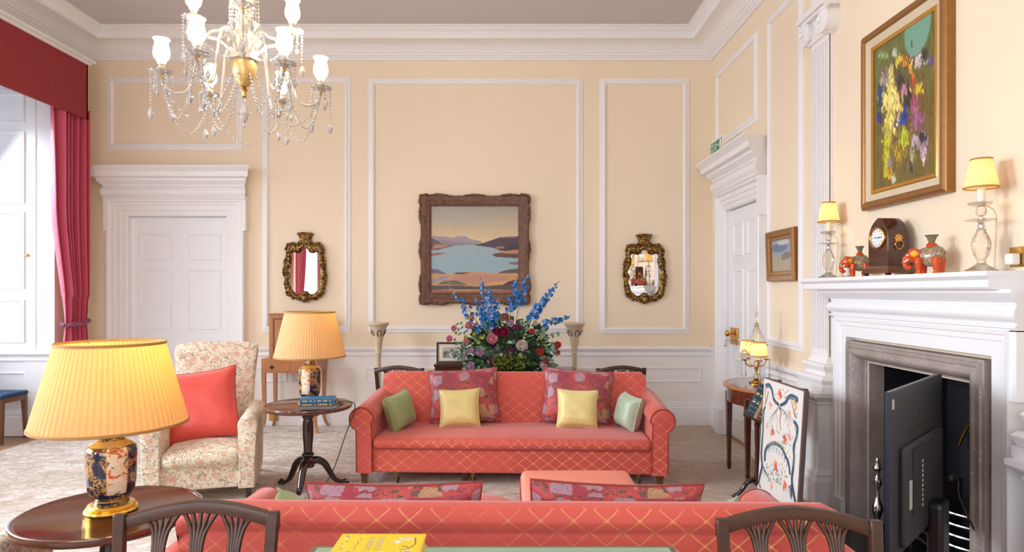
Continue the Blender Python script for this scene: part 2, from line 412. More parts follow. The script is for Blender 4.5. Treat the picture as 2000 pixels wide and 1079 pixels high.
    def ell(s, c, r, n=14, m=9, rot=None):
        R = rot or Matrix.Identity(3); c = Vector(c)
        vs = [c+R@Vector((0,0,-r[2]))]; fs = []
        for j in range(1, m):
            ph = -PI/2+PI*j/m
            for i in range(n):
                t = 2*PI*i/n; vs.append(c+R@Vector((r[0]*math.cos(ph)*math.cos(t), r[1]*math.cos(ph)*math.sin(t), r[2]*math.sin(ph))))
        vs.append(c+R@Vector((0,0,r[2]))); e = len(vs)-1
        for i in range(n):
            fs.append((0, 1+(i+1) % n, 1+i)); fs.append((e, 1+(m-2)*n+i, 1+(m-2)*n+(i+1) % n))
            for j in range(m-2): a = 1+j*n+i; b = 1+j*n+(i+1) % n; fs.append((a, b, b+n, a+n))
        return s.add(vs, fs)
    def prism(s, outline, fn, d0, d1):     # outline of (a,b); fn(a,b,d)
        n = len(outline); vs = [fn(a, b, d0) for a, b in outline]+[fn(a, b, d1) for a, b in outline]
        fs = [tuple(range(n)), tuple(reversed(range(n, 2*n)))]+[(i, (i+1) % n, n+(i+1) % n, n+i) for i in range(n)]
        return s.add(vs, fs)
    def ring(s, fn, a0, b0, a1, b1, prof):  # mitred rectangular moulding: prof of (outward offset, projection)
        vs = [fn(a, b, p) for o, p in prof for a, b in ((a0-o, b0-o), (a1+o, b0-o), (a1+o, b1+o), (a0-o, b1+o))]
        n = len(prof); fs = []
        for j in range(n):
            k = (j+1) % n
            for i in range(4): fs.append((j*4+i, j*4+(i+1) % 4, k*4+(i+1) % 4, k*4+i))
        return s.add(vs, fs)
    def ushape(s, fn, a0, b0, a1, b1, prof):  # three sided surround standing at height b0
        vs = [fn(a, b, p) for o, p in prof for a, b in ((a0-o, b0), (a0-o, b1+o), (a1+o, b1+o), (a1+o, b0))]
        n = len(prof); fs = []
        for j in range(n):
            k = (j+1) % n
            for i in range(3): fs.append((j*4+i, j*4+i+1, k*4+i+1, k*4+i))
        fs += [tuple(j*4 for j in range(n)), tuple(j*4+3 for j in reversed(range(n)))]
        return s.add(vs, fs)
    def run(s, fn, a0, a1, prof, m0=0, m1=0):  # straight moulding: prof of (projection, height); m = mitre sign
        n = len(prof); vs = [fn(a0-m0*p, z, p) for p, z in prof]+[fn(a1+m1*p, z, p) for p, z in prof]
        fs = [tuple(range(n)), tuple(reversed(range(n, 2*n)))]+[(i, (i+1) % n, n+(i+1) % n, n+i) for i in range(n)]
        return s.add(vs, fs)
    def xf(s, m, start=0):
        s.v[start:] = [tuple(m @ Vector(p)) for p in s.v[start:]]; return s

def crom(pts, k=6, closed=False):
    pts = [Vector(p) for p in pts]; out = []; n = len(pts)
    for i in range(n if closed else n-1):
        g = lambda j: pts[j % n] if closed else pts[max(0, min(n-1, j))]
        a, b, c, d = g(i-1), g(i), g(i+1), g(i+2)
        for q in range(k):
            t = q/k; out.append(0.5*((2*b)+(c-a)*t+(2*a-5*b+4*c-d)*t*t+(3*b-a-3*c+d)*t**3))
    if not closed: out.append(pts[-1])
    return out
def lerp(a, b, t): return a+(b-a)*t

def build(name, mb, m, smooth=40, bevel=0, fix=True):
    me = bpy.data.meshes.new(name); me.from_pydata(mb.v, [], mb.f)
    me.materials.append(M[m] if isinstance(m, str) else m)
    if fix:
        bm = bmesh.new(); bm.from_mesh(me); bmesh.ops.remove_doubles(bm, verts=bm.verts, dist=1e-5)
        bmesh.ops.recalc_face_normals(bm, faces=bm.faces); bm.to_mesh(me); bm.free()
    if len(me.polygons) < 60000:
        uv = me.uv_layers.new(name='UVMap'); co = np.empty(len(me.vertices)*3); me.vertices.foreach_get('co', co); co = co.reshape(-1, 3)
        lv = np.empty(len(me.loops), dtype=np.int32); me.loops.foreach_get('vertex_index', lv)
        pn = np.empty(len(me.polygons)*3); me.polygons.foreach_get('normal', pn); pn = np.abs(pn.reshape(-1, 3))
        ls = np.empty(len(me.polygons), dtype=np.int32); me.polygons.foreach_get('loop_total', ls)
        ax = np.repeat(np.argmax(pn, axis=1), ls); c = co[lv]; sel = np.array([[1, 2], [0, 2], [0, 1]])[ax]
        r = np.arange(len(lv)); uvs = np.stack([c[r, sel[:, 0]], c[r, sel[:, 1]]], 1); uv.data.foreach_set('uv', uvs.ravel())
    if smooth:
        me.shade_smooth(); me.set_sharp_from_angle(angle=math.radians(smooth))
    me.update()
    o = bpy.data.objects.new(name, me); COL.objects.link(o)
    if bevel:
        b = o.modifiers.new('bevel', 'BEVEL'); b.width = bevel; b.segments = 2; b.limit_method = 'ANGLE'; b.angle_limit = math.radians(35)
    return o
def part(name, mb, m, parent, label=None, **kw):
    o = build(name, mb, m, **kw); o.parent = parent
    if label: o['label'] = label
    return o
def thing(name, label, cat, loc=(0,0,0), rz=0.0, group=None):
    o = bpy.data.objects.new(name, None); COL.objects.link(o); o.empty_display_size = 0.1
    o.location = loc; o.rotation_euler = (0, 0, rz); o['label'] = label; o['category'] = cat
    if group: o['group'] = group
    return o
def solo(name, mb, m, label, cat, loc=(0,0,0), rot=(0,0,0), group=None, **kw):
    o = build(name, mb, m, **kw); o.location = loc; o.rotation_euler = rot; o['label'] = label; o['category'] = cat
    if group: o['group'] = group
    return o
def struct(name, mb, m, parent=None, **kw):
    o = build(name, mb, m, **kw)
    if parent: o.parent = parent
    else: o['kind'] = 'structure'
    return o
def dup(root, loc, rz=None, label=None, group=None, scale=None):
    def cp(o, par):
        c = o.copy(); COL.objects.link(c); c.parent = par
        for ch in o.children: cp(ch, c)
        return c
    r = cp(root, None); r.location = loc
    if rz is not None: r.rotation_euler = (0, 0, rz)
    if label: r['label'] = label
    if group: r['group'] = group
    if scale: r.scale = scale
    return r
def bulb_light(name, loc, power, parent=None, r=0.03, col=(1.0, 0.66, 0.32)):
    l = bpy.data.lights.new(name, 'POINT'); l.energy = power; l.color = col; l.shadow_soft_size = r
    o = bpy.data.objects.new(name, l); o.location = loc; COL.objects.link(o); o.parent = parent
    return o

class Canvas:
    def __init__(s, W, H, base):
        s.W, s.H = W, H; s.a = np.zeros((H, W, 3)); s.a[:] = base
        yy, xx = np.mgrid[0:H, 0:W]; s.x = (xx+0.5)/W; s.y = (yy+0.5)/H; s.asp = H/W
        s.rng = np.random.RandomState(5)
    def put(s, m, c, al=1.0):
        m = (m*al)[..., None]; s.a = s.a*(1-m)+np.array(c)*m
    def poly(s, pts, c, al=1.0):
        ins = np.zeros((s.H, s.W), bool); n = len(pts)
        for i in range(n):
            x0, y0 = pts[i]; x1, y1 = pts[(i+1) % n]
            if y0 == y1: continue
            cnd = ((y0 > s.y) != (y1 > s.y)) & (s.x < (x1-x0)*(s.y-y0)/(y1-y0)+x0); ins ^= cnd
        s.put(ins.astype(float), c, al)
    def ell(s, cx, cy, rx, ry, c, al=1.0, rot=0.0, soft=0.15):
        dx, dy = s.x-cx, (s.y-cy)*s.asp; cr, sr = math.cos(rot), math.sin(rot)
        u = (dx*cr+dy*sr)/rx; v = (-dx*sr+dy*cr)/ry; r = np.sqrt(u*u+v*v)
        s.put(np.clip((1-r)/soft+0.5, 0, 1), c, al)
    def line(s, pts, w0, c, w1=None, al=1.0):
        w1 = w0 if w1 is None else w1; n = len(pts)-1
        best = np.full((s.H, s.W), 9.0)
        for i in range(n):
            x0, y0 = pts[i]; x1, y1 = pts[i+1]; dx, dy = x1-x0, (y1-y0)*s.asp
            L = dx*dx+dy*dy+1e-12; t = np.clip(((s.x-x0)*dx+(s.y-y0)*s.asp*dy)/L, 0, 1)
            d = np.hypot(s.x-x0-t*dx, (s.y-y0)*s.asp-t*dy); w = w0+(w1-w0)*(i+t)/n
            best = np.minimum(best, d/w)
        s.put(np.clip((1-best)/0.3+0.5, 0, 1), c, al)
    def noise(s, amt, sm=1):
        k = s.rng.randn(s.H, s.W)
        for _ in range(sm): k = (k+np.roll(k, 1, 0)+np.roll(k, 1, 1)+np.roll(k, -1, 1)+np.roll(k, -1, 0))/2.6
        s.a = np.clip(s.a*(1+amt*k[..., None]), 0, 1)
    def build(s, name, fn, m, parent, relief=0.0):   # fn(u, v, p) -> world/local point, v measured downward
        W, H = s.W, s.H
        lum = s.a.mean(2)
        vs = [fn(i/(W-1), j/(H-1), float(lum[j, i])*relief) for j in range(H) for i in range(W)]
        fs = [(j*W+i, (j+1)*W+i, (j+1)*W+i+1, j*W+i+1) for j in range(H-1) for i in range(W-1)]
        me = bpy.data.meshes.new(name); me.from_pydata([tuple(v) for v in vs], [], fs); me.materials.append(M[m])
        at = me.color_attributes.new('Col', 'FLOAT_COLOR', 'POINT')
        at.data.foreach_set('color', np.concatenate([s.a.reshape(-1, 3), np.ones((W*H, 1))], 1).ravel().astype(np.float32))
        me.update(); o = bpy.data.objects.new(name, me); COL.objects.link(o); o.parent = parent
        return o
# ---------------------------------------------------------------- the room
D, XL, XR, ZC, YF = 7.385, -4.75, 2.27, 4.37, -3.0
bk = lambda a, z, p=0.0: (a, D-p, z)
rt = lambda a, z, p=0.0: (XR-p, a, z)
lf = lambda a, z, p=0.0: (XL+p, a, z)
def wall(mb, fn, a0, a1, z0, z1, holes, th):
    A = sorted({a0, a1, *[h[0] for h in holes], *[h[1] for h in holes]}); Z = sorted({z0, z1, *[h[2] for h in holes], *[h[3] for h in holes]})
    for i in range(len(A)-1):
        for j in range(len(Z)-1):
            ca, cz = (A[i]+A[i+1])/2, (Z[j]+Z[j+1])/2
            if any(h[0] < ca < h[1] and h[2] < cz < h[3] for h in holes): continue
            p, q = fn(A[i], Z[j], 0), fn(A[i+1], Z[j+1], -th)
            mb.box(*p, *q)
    return mb
LD = (-4.305, -3.19, 0, 2.35)          # door opening in the far wall
RD = (5.98, 6.86, 0, 2.35)             # door opening in the right wall
FP = (3.17, 4.16, 0, 1.05)             # fireplace opening
WINS = [(4.93, 6.83), (1.80, 3.70), (-1.35, 0.30)]
struct('wall_back', wall(MB(), bk, XL-0.2, XR+0.2, 0, ZC, [LD], 0.2), 'wall', smooth=0)
struct('wall_right', wall(MB(), rt, YF, D, 0, ZC, [RD, FP], 0.2), 'wall', smooth=0)
struct('wall_left', wall(MB(), lf, YF, D, 0, ZC, [(a, b, 0, 3.62) for a, b in WINS], 0.3), 'wall', smooth=0)
struct('wall_front', wall(MB(), lambda a, z, p=0: (a, YF+p, z), XL-0.2, XR+0.2, 0, ZC, [(-3.0, 0.6, 0.9, 3.5)], 0.3), 'wall', smooth=0)
struct('floor', MB().box(XL-1.2, YF-0.3, -0.1, XR+0.6, D+0.3, -0.012), 'floorwood', smooth=0)
struct('ceiling', MB().box(XL-0.3, YF-0.3, ZC, XR+0.3, D+0.2, ZC+0.1), 'ceiling', smooth=0)
solo('carpet', MB().box(XL-0.05, YF+0.1, -0.012, XR-0.03, D-0.03, 0.0), 'carpet', 'pale faded floral carpet covering the drawing room floor', 'carpet', smooth=0)

# cornice swept round the room, mitred in the corners
prof = [(0, 4.10), (.022, 4.10), (.03, 4.112), (.03, 4.125), (.042, 4.13), (.042, 4.14), (.062, 4.152), (.07, 4.168), (.085, 4.172), (.085, 4.185),
        (.10, 4.198), (.125, 4.222), (.16, 4.24), (.2, 4.25), (.285, 4.25), (.285, 4.285), (.30, 4.30), (.30, 4.31), (.32, 4.322), (.345, 4.335), (.345, 4.348), (.37, 4.354), (.37, 4.369), (0, 4.369)]
mb = MB(); vs = []
for p, z in prof: vs += [(XL+p, YF+p, z), (XR-p, YF+p, z), (XR-p, D-p, z), (XL+p, D-p, z)]
fs = [(j*4+i, j*4+(i+1) % 4, ((j+1) % len(prof))*4+(i+1) % 4, ((j+1) % len(prof))*4+i) for j in range(len(prof)) for i in range(4)]
struct('trim_1', mb.add(vs, fs), 'trimwhite', smooth=25)

# dado rail and skirting
DADO = [(0, .775), (.012, .775), (.016, .79), (.01, .80), (.01, .822), (.02, .83), (.028, .845), (.035, .85), (.035, .868), (.026, .872), (.02, .88), (0, .88)]
SKIRT = [(0, 0), (.034, 0), (.034, .185), (.028, .20), (.02, .206), (.02, .225), (.012, .238), (.012, .25), (0, .255)]
n = 2
for nm, pr in (('trim_2', DADO), ('baseboard_back', SKIRT)):
    m = MB(); m.run(bk, XL, -4.53, pr); m.run(bk, -2.985, XR, pr); struct(nm, m, 'trimwhite', smooth=25)
for nm, pr in (('trim_3', DADO), ('baseboard_right', SKIRT)):
    m = MB()
    for a, b in ((7.09, D), (4.90, 5.80), (YF, 2.50)): m.run(rt, a, b, pr)
    struct(nm, m, 'trimwhite', smooth=25)
for nm, pr in (('trim_4', DADO), ('baseboard_left', SKIRT)):
    m = MB()
    for a, b in ((6.83, D), (3.70, 4.93), (0.30, 1.80), (YF, -1.35)): m.run(lf, a, b, pr)
    struct(nm, m, 'trimwhite', smooth=25)
PM = [(0, 0), (0, .008), (-.012, .012), (-.03, .012), (-.036, .022), (-.056, .026), (-.066, .018), (-.07, 0)]
PM = [(o+0.0, p) for o, p in PM]
def pxb(px): return (px-VX)/F*D
def pzb(py): return EYE-(py-VY)/F*D
tn = 5
for x0, y0, x1, y1 in ((210, 151, 473, 293), (513, 151, 685, 649), (720, 154, 1138, 650), (1171, 154, 1346, 652)):
    struct('trim_%d' % tn, MB().ring(bk, pxb(x0), pzb(y1), pxb(x1), pzb(y0), PM), 'trimwhite', smooth=25); tn += 1
PL = [(0, 0), (0, .006), (-.014, .010), (-.022, .004), (-.024, 0)]
for x0, x1 in ((486, 560), (570, 692), (713, 1090), (1100, 1370)):
    struct('trim_%d' % tn, MB().ring(bk, pxb(x0), .475, pxb(x1), pzb(718), PL), 'trimwhite', smooth=25); tn += 1
for a0, a1, z0, z1 in ((6.0, 7.22, 3.07, 3.90), (5.06, 5.78, 1.03, 3.90)):
    struct('trim_%d' % tn, MB().ring(rt, a0, z0, a1, z1, PM), 'trimwhite', smooth=25); tn += 1
for a0, a1 in ((5.0, 5.72),):
    struct('trim_%d' % tn, MB().ring(rt, a0, .33, a1, .70, PL), 'trimwhite', smooth=25); tn += 1

# door surrounds with pulvinated entablature
ARCH = [(0, -.14), (0, .02), (.012, .03), (.06, .03), (.066, .04), (.12, .04), (.128, .052), (.175, .056), (.185, .072), (.205, .078), (.215, .07), (.215, 0)]
def surround(name, fn, a0, a1, zt, w):
    m = MB(); m.ushape(fn, a0+.003, 0.0, a1-.003, zt-.003, [(o*w, p) for o, p in ARCH])
    A0, A1 = a0-.215*w, a1+.215*w
    for q in (-1, 1):   # plinth blocks and ears
        x0, x1 = (a0-.225*w, a0-.02) if q < 0 else (a1+.02, a1+.225*w)
        p, r = fn(x0, 0, 0), fn(x1, .26, .084); m.box(*p, *r)
        x0, x1 = (A0-.022, A0+.03) if q < 0 else (A1-.03, A1+.022)
        p, r = fn(x0, zt-.17, 0), fn(x1, zt+.215*w, .08); m.box(*p, *r)
    z = zt+.155
    ent = [(0, z), (.082, z), (.088, z+.02), (.105, z+.035), (.105, z+.045), (.085, z+.05)]
    for k in range(9): t = k/8; ent.append((.085+.035*math.sin(PI*t), z+.05+.115*t))
    ent += [(.10, z+.168), (.10, z+.185), (.125, z+.20), (.15, z+.225), (.15, z+.25), (.20, z+.262), (.20, z+.262+.055), (.215, z+.325), (.235, z+.35), (.25, z+.362), (.25, z+.375), (0, z+.375)]
    A0 -= .0; A1 += .0
    nn = len(ent); vs = [fn(A0-max(0, p-.07)*.72, zz, p) for p, zz in ent]+[fn(A1+max(0, p-.07)*.72, zz, p) for p, zz in ent]
    m.add(vs, [tuple(range(nn)), tuple(reversed(range(nn, 2*nn)))]+[(i, (i+1) % nn, nn+(i+1) % nn, nn+i) for i in range(nn)])
    return struct(name, m, 'trimwhite', smooth=25)
surround('trim_%d' % tn, bk, LD[0], LD[1], LD[3], 1.0); tn += 1
surround('trim_%d' % tn, rt, RD[0], RD[1], RD[3], 0.84); tn += 1
def door(name, fn, a0, a1, zt, rec, rows, cols):
    m = MB(); p, q = fn(a0+.002, .006, -rec-.045), fn(a1-.002, zt-.010, -rec); m.box(*p, *q)
    for r0, r1 in rows:
        for c0, c1 in cols:
            for k, (o, h) in enumerate(((0, .012), (-.02, .004))):
                pass
            m.ring(lambda a, z, p: fn(a, z, p-rec), c0, r0, c1, r1, [(0, 0), (0, .002), (-.006, .009), (-.016, .009), (-.024, .002), (-.024, 0)])
    return struct(name, m, 'white', smooth=25)
d1 = door('door_1', bk, LD[0], LD[1], LD[3], .05, ((2.16-.31, 2.155), (1.07, 1.755), (.22, .84)), ((-4.20, -3.835), (-3.665, -3.28)))
rows = ((1.86, 2.20), (1.0, 1.72), (.2, .82))
d2 = door('door_2', rt, RD[0], RD[1], RD[3], .03, rows, ((6.08, 6.36), (6.47, 6.75)))
# box lock, handle and key of the right hand door
lk = MB(); lk.box(XR+.03-.02, 6.60, .96, XR+.03-.001, 6.80, 1.13)
lo = struct('lock_plate', lk, 'brass', d2, bevel=.002)
kn = MB(); kn.lathe([(0, 0), (.012, .0), (.012, .03), (.03, .038), (.034, .052), (.026, .066), (0, .07)], n=20); kn.xf(Matrix.Translation((XR+.012, 6.75, 1.07)) @ Matrix.Rotation(-PI/2, 4, 'Y'))
struct('door_handle', kn, 'brass', d2)
ky = MB(); ky.tube([(XR+.01, 6.69, 1.0), (XR-.06, 6.69, 1.0)], .005); ky.tube([Vector((XR-.075, 6.69+.018*math.cos(t), 1.0+.018*math.sin(t))) for t in [i*PI/6 for i in range(12)]], .003, closed=True, n=6)
ky.ell((XR-.075, 6.69, .955), (.014, .014, .018)); struct('key', ky, 'chrome', d2)

# ---- window recesses in the left wall: jambs, shutter cases, dado, sash windows
def recess(k, a0, a1, full):
    X0, X1 = XL-.80, XL
    m = MB()
    m.box(X0-.05, a1, 0, X1-.3+.001, a1+.08, 3.62); m.box(X0-.05, a0-.08, 0, X1-.3+.001, a0, 3.62)   # jambs behind the wall thickness
    m.box(X0-.05, a0-.08, 3.62, X1-.3, a1+.08, 3.70)
    m.box(X0-.12, a0-.08, 0, X0, a1+.08, .92); m.box(X0-.12, a0-.08, 3.45, X0, a1+.08, 3.70)
    struct('window_recess_%d' % k if False else 'trim_%d' % (40+k*10), m, 'white', smooth=0)
    j = MB()
    for y, s in ((a1, 1), (a0, -1)):
        fn = lambda a, z, p: (a, y-s*p, z)
        xj = X1-.19
        p, q = fn(X1-.32, 0, -.0), fn(X1+.002, 3.615, .006); j.box(*p, *q)
        p, q = fn(X0, .90, 0), fn(xj, 3.6, .014); j.box(*p, *q)     # shutter leaf
        for z0, z1 in ((.97, 1.42), (1.53, 2.33), (2.42, 3.17), (3.26, 3.56)):
            j.ring(lambda a, z, p: fn(a, z, p+.014), X0+.03, z0, X1-.30, z1, [(0, 0), (0, .014), (-.01, .016), (-.028, .004), (-.03, 0)])
        j.run(fn, X0, X1, DADO); j.run(fn, X0, X1, SKIRT)
        j.ring(fn, X0+.03, .36, X1-.30, .66, PL)
    jj = struct('trim_%d' % (41+k*10), j, 'white', smooth=25)
    knb = MB()
    knb.lathe([(0, 0), (.006, 0), (.007, .02), (.017, .026), (.018, .036), (.012, .044), (0, .046)], n=14)
    knb.xf(Matrix.Translation((XL-.255, a1-.014, 1.875)) @ Matrix.Rotation(PI/2, 4, 'X')); struct('shutter_knob', knb, 'brass', jj)
    f = MB()   # sash frame with glazing bars
    fw = lambda a, z, p: (X0-.06+p, a, z)
    f.ring(fw, a0+.06, .98, a1-.06, 3.42, [(0, -.03), (0, .03), (.06, .03), (.06, -.03)])
    for i in range(1, 3): y = lerp(a0+.06, a1-.06, i/3); f.box(X0-.075, y-.012, .98, X0-.045, y+.012, 3.42)
    for i in range(1, 6): z = lerp(.98, 3.42, i/6); h = .03 if i == 3 else .012; f.box(X0-.077, a0+.06, z-h, X0-.043, a1-.06, z+h)
    ff = struct('window_%d' % k, f, 'white', smooth=0)
    struct('pane', MB().box(X0-.062, a0+.06, .98, X0-.058, a1-.06, 3.42), 'pane', ff, smooth=0)
for k, (a, b) in enumerate(WINS): recess(k+1, a, b, True)
f = MB(); ff = lambda a, z, p: (a, YF-.15+p, z)
f.ring(ff, -3.0+.06, .96, .54, 3.44, [(0, -.03), (0, .03), (.06, .03), (.06, -.03)])
for i in range(1, 6): x = lerp(-2.94, .54, i/6); f.box(x-.015, YF-.17, .96, x+.015, YF-.13, 3.44)
for i in range(1, 6): z = lerp(.96, 3.44, i/6); f.box(-2.94, YF-.17, z-.015, .54, YF-.13, z+.015)
w4 = struct('window_4', f, 'white', smooth=0); struct('pane', MB().box(-2.94, YF-.152, .96, .54, YF-.148, 3.44), 'pane', w4, smooth=0)  # unseen window added in the front wall to let in the frontal fill

# ---- pelmets and curtains
def pelmet(a0, a1, label):
    t = thing('pelmet', label, 'pelmet', (XL, (a0+a1)/2, 3.33)); h = (a1-a0)/2
    m = MB(); m.box(.225, -h, 0, .25, h, .58); m.box(0, -h, 0, .25, -h+.02, .58); m.box(0, h-.02, 0, .25, h, .58)
    part('valance', m, 'pelmet', t, smooth=0)
    c = MB(); c.box(0, -h-.02, .58, .275, h+.02, .605); c.box(0, -h-.045, .605, .31, h+.045, .635); part('cap_moulding', c, 'trimwhite', t, bevel=.004, smooth=0)
    return t
pelmet(4.60, 6.98, 'long raspberry red pelmet with white cap moulding above the near left window')
pelmet(-1.75, .72, 'raspberry red pelmet over the window behind the camera')
def curtain(ya, yb, ytie, label, flip=1):   # outer edge yb, free edge ya, free edge at the tie ytie
    t = thing('curtain', label, 'curtain', (XL+.16, yb, 0)); sgn = 1 if yb > ya else -1
    w0, wt = abs(yb-ya), abs(yb-ytie)
    def fn(u, v):
        z = .02+3.42*v; zt = 1.17
        if z > zt: k = min(1, (z-zt)/1.25); k = k*k*(3-2*k); w = lerp(wt, w0, k)
        else: k = min(1, (zt-z)/.9); k = k*k*(3-2*k); w = lerp(wt, wt+(w0-wt)*.5, k)
        am = .034+.03*(w/w0)
        ph = 2*PI*u*6.0+.5*math.sin(5*u+1.3*z)
        y = -sgn*(w*u+.010*math.sin(ph*1.0+1)); x = am*math.sin(ph)*(1-.3*math.exp(-((z-zt)/.12)**2)) + .02*math.sin(9*u)
        if abs(z-zt) < .25: x *= .75
        return (x, y, z)
    m = MB().grid(fn, 170, 60); o = part('drape', m, 'curtain', t, smooth=180)
    s = o.modifiers.new('solid', 'SOLIDIFY'); s.thickness = .004
    r = MB(); c = Vector((0, -sgn*wt/2, 1.17)); L = []
    for i in range(36):
        a = 2*PI*i/36; L.append(c+Vector((.085*math.cos(a), (wt/2+.03)*math.sin(a), .018*math.sin(a)*sgn)))
    for ph in (0, PI):
        q = [p+Vector((0, 0, .012*math.sin(i*PI/3+ph)))+(p-c).normalized()*.008*math.cos(i*PI/3+ph) for i, p in enumerate(L)]
        r.tube(crom(q, 3, True), .012, n=7, closed=True)
    part('tieback_rope', r, 'rope', t)
    return t
curtain(6.58, 7.07, 6.76, 'raspberry pink curtain tied back with mauve rope beside the panelled door')
curtain(4.45, 4.72, 4.6, 'raspberry pink curtain at the camera side of the near left window') if False else None
curtain(.22, .68, .40, 'raspberry pink curtain of the rear window seen in the mirror at left')
curtain(-1.28, -1.72, -1.45, 'raspberry pink curtain at the far edge of the mirror reflection')

# ---- pilasters with pedestals on the right wall
def pilaster(name, y0, y1):
    m = MB(); yc = (y0+y1)/2; hw = (y1-y0)/2
    def blk(h, z0, z1, p, bev=0): m.box(XR-p, yc-h, z0, XR, yc+h, z1)
    def molding(pr):  # list of (extra, z) around three sides
        k = len(pr); vs = []
        for e, z in pr: vs += [(XR, yc-hw-e, z), (XR-PX-e, yc-hw-e, z), (XR-PX-e, yc+hw+e, z), (XR, yc+hw+e, z)]
        m.add(vs, [(j*4+i, j*4+i+1, (j+1)*4+i+1, (j+1)*4+i) for j in range(k-1) for i in range(3)]+[(0,1,2,3), tuple((k-1)*4+i for i in (3,2,1,0))])
    PX = .11
    molding([(.04, 0), (.04, .17), (.034, .18), (.02, .20), (.028, .215), (.012, .235), (0, .245), (0, .70), (.012, .71), (.012, .725), (.03, .745), (.045, .752), (.055, .765), (.055, .79)])
    PX = .045
    molding([(.075, .79), (.075, .84), (.06, .845), (.075, .865), (.078, .885), (.06, .905), (.035, .91), (.028, .93), (.035, .95), (.05, .955), (.055, .975), (.045, .99), (.02, .995), (.01, 1.02), (0, 1.04)])
    blk(hw, 1.04, 3.31, PX-.014)
    nf = 6; fw = 2*hw/nf
    for i in range(nf):       # fillets between flutes
        a = yc-hw+fw*i; 
        m.box(XR-PX, a-.004 if i else a, 1.09, XR-PX+.02, a+.012, 3.27)
    m.box(XR-PX, yc+hw-.012, 1.09, XR-PX+.02, yc+hw, 3.27); m.box(XR-PX, yc-hw, 1.04, XR-PX+.02, yc+hw, 1.09); m.box(XR-PX, yc-hw, 3.27, XR-PX+.02, yc+hw, 3.31)
    blk(hw+.03, 3.31, 3.36, PX+.02); blk(hw+.01, 3.36, 3.47, PX+.01)
    for s in (-1, 1):         # ionic volutes
        cy = yc+s*(hw+.02)
        sp = [Vector((XR-PX-.05, cy+.085*(1-t/14)*math.cos(t*.9)*s, 3.40+.085*(1-t/14)*math.sin(t*.9+1.2))) for t in [i*.35 for i in range(34)]]
        m.tube(sp, [.018*(1-i/60) for i in range(34)], n=8)
        m.add([], []); n0 = len(m.v)
        m.lathe([(0, 0), (.085, 0), (.085, .10), (0, .10)], n=24); m.xf(Matrix.Translation((XR-PX-.05+.0, cy, 3.40)) @ Matrix.Rotation(PI/2, 4, 'Y'), n0)
        n0 = len(m.v); m.ell((XR-PX-.07, cy, 3.40), (.02, .022, .022))
    blk(hw+.08, 3.49, 3.53, PX+.08); blk(hw+.055, 3.47, 3.49, PX+.055)
    blk(hw+.01, 3.53, 4.12, PX)
    return struct(name, m, 'trimwhite', smooth=30)
pilaster('trim_30', 4.60, 4.84)
pilaster('trim_31', 2.50, 2.74)

# ---- chimneypiece
t = thing('chimneypiece', 'white painted chimneypiece with moulded shelf on the right wall', 'fireplace', (XR, 3.66, 0))
ft = lambda a, z, p=0.0: (-p, a, z)
m = MB(); HA, HB = -.72, .79        # near and far outer edges
o0, o1 = 3.0-3.66-.005, 4.29-3.66+.005
m.ushape(ft, o0, 0, o1, 1.205, [(0, 0), (0, .072), (.07, .072), (.074, .08), (.10, .082), (.104, .09), (.125, .095), (.125, 0)])
for q in (-1, 1):
    a0, a1 = (o0-.165, o0-.10) if q < 0 else (o1+.10, o1+.165); p, r = ft(a0, 1.02, 0), ft(a1, 1.33, .085); m.box(*p, *r)
    a0, a1 = (o0-.14, o0-.012) if q < 0 else (o1+.012, o1+.14); p, r = ft(a0, 0, 0), ft(a1, .13, .10); m.box(*p, *r)
part('surround', m, 'white', t, smooth=25)
m = MB(); A0, A1 = o0-.165, o1+.165
fr = [(0, 1.325), (.085, 1.325), (.085, 1.335), (.10, 1.34), (.10, 1.35), (.08, 1.355)]
for k in range(9): q = k/8; fr.append((.08+.035*math.sin(PI*q), 1.355+.085*q))
fr += [(.09, 1.442), (.09, 1.45), (.115, 1.46), (.135, 1.475), (.15, 1.495), (.15, 1.51), (0, 1.51)]
nn = len(fr); vs = [ft(A0-max(0, p-.085)*.8, z, p) for p, z in fr]+[ft(A1+max(0, p-.085)*.8, z, p) for p, z in fr]
m.add(vs, [tuple(range(nn)), tuple(reversed(range(nn, 2*nn)))]+[(i, (i+1) % nn, nn+(i+1) % nn, nn+i) for i in range(nn)])
part('frieze', m, 'white', t, smooth=25)
m = MB(); sh = [(0, 1.51), (.19, 1.51), (.20, 1.52), (.20, 1.552), (.21, 1.558), (.222, 1.57), (.222, 1.59), (0, 1.59)]
nn = len(sh); vs = [ft(2.84-3.66-(p-.2), z, p) if p else ft(2.84-3.66-.02, z, 0) for p, z in sh]+[ft(4.63-3.66+(p-.2), z, p) if p else ft(4.63-3.66+.02, z, 0) for p, z in sh]
m.add(vs, [tuple(range(nn)), tuple(reversed(range(nn, 2*nn)))]+[(i, (i+1) % nn, nn+(i+1) % nn, nn+i) for i in range(nn)])
part('mantel_shelf', m, 'white', t, smooth=25)
m = MB(); i0, i1 = FP[0]-3.66, FP[1]-3.66
bo = [(0, -.10), (0, -.005), (.008, .0), (.012, .012), (.02, .012), (.024, .03)]
for k in range(9): q = k/8*PI; bo.append((.03+.055*(k/8), .04+.05*math.sin(q*.62+.25)))
bo += [(.095, .078), (.10, .085), (.118, .085), (.122, .075), (.135, .072), (.135, 0)]
m.ushape(ft, i0+.004, 0, i1-.004, 1.046, bo); part('stone_bolection', m, 'stone', t, 'grey limestone inner surround', smooth=30)
m = MB(); bx = (-.02, i0-.08, 0, .52, i1+.08, 1.12)
m.box(.50, i0-.1, 0, .54, i1+.1, 1.2); m.box(.10, i0-.06, 0, .5, i0+.003, 1.2); m.box(.10, i1-.003, 0, .5, i1+.06, 1.2); m.box(.10, i0-.06, 1.047, .54, i1+.06, 1.2)
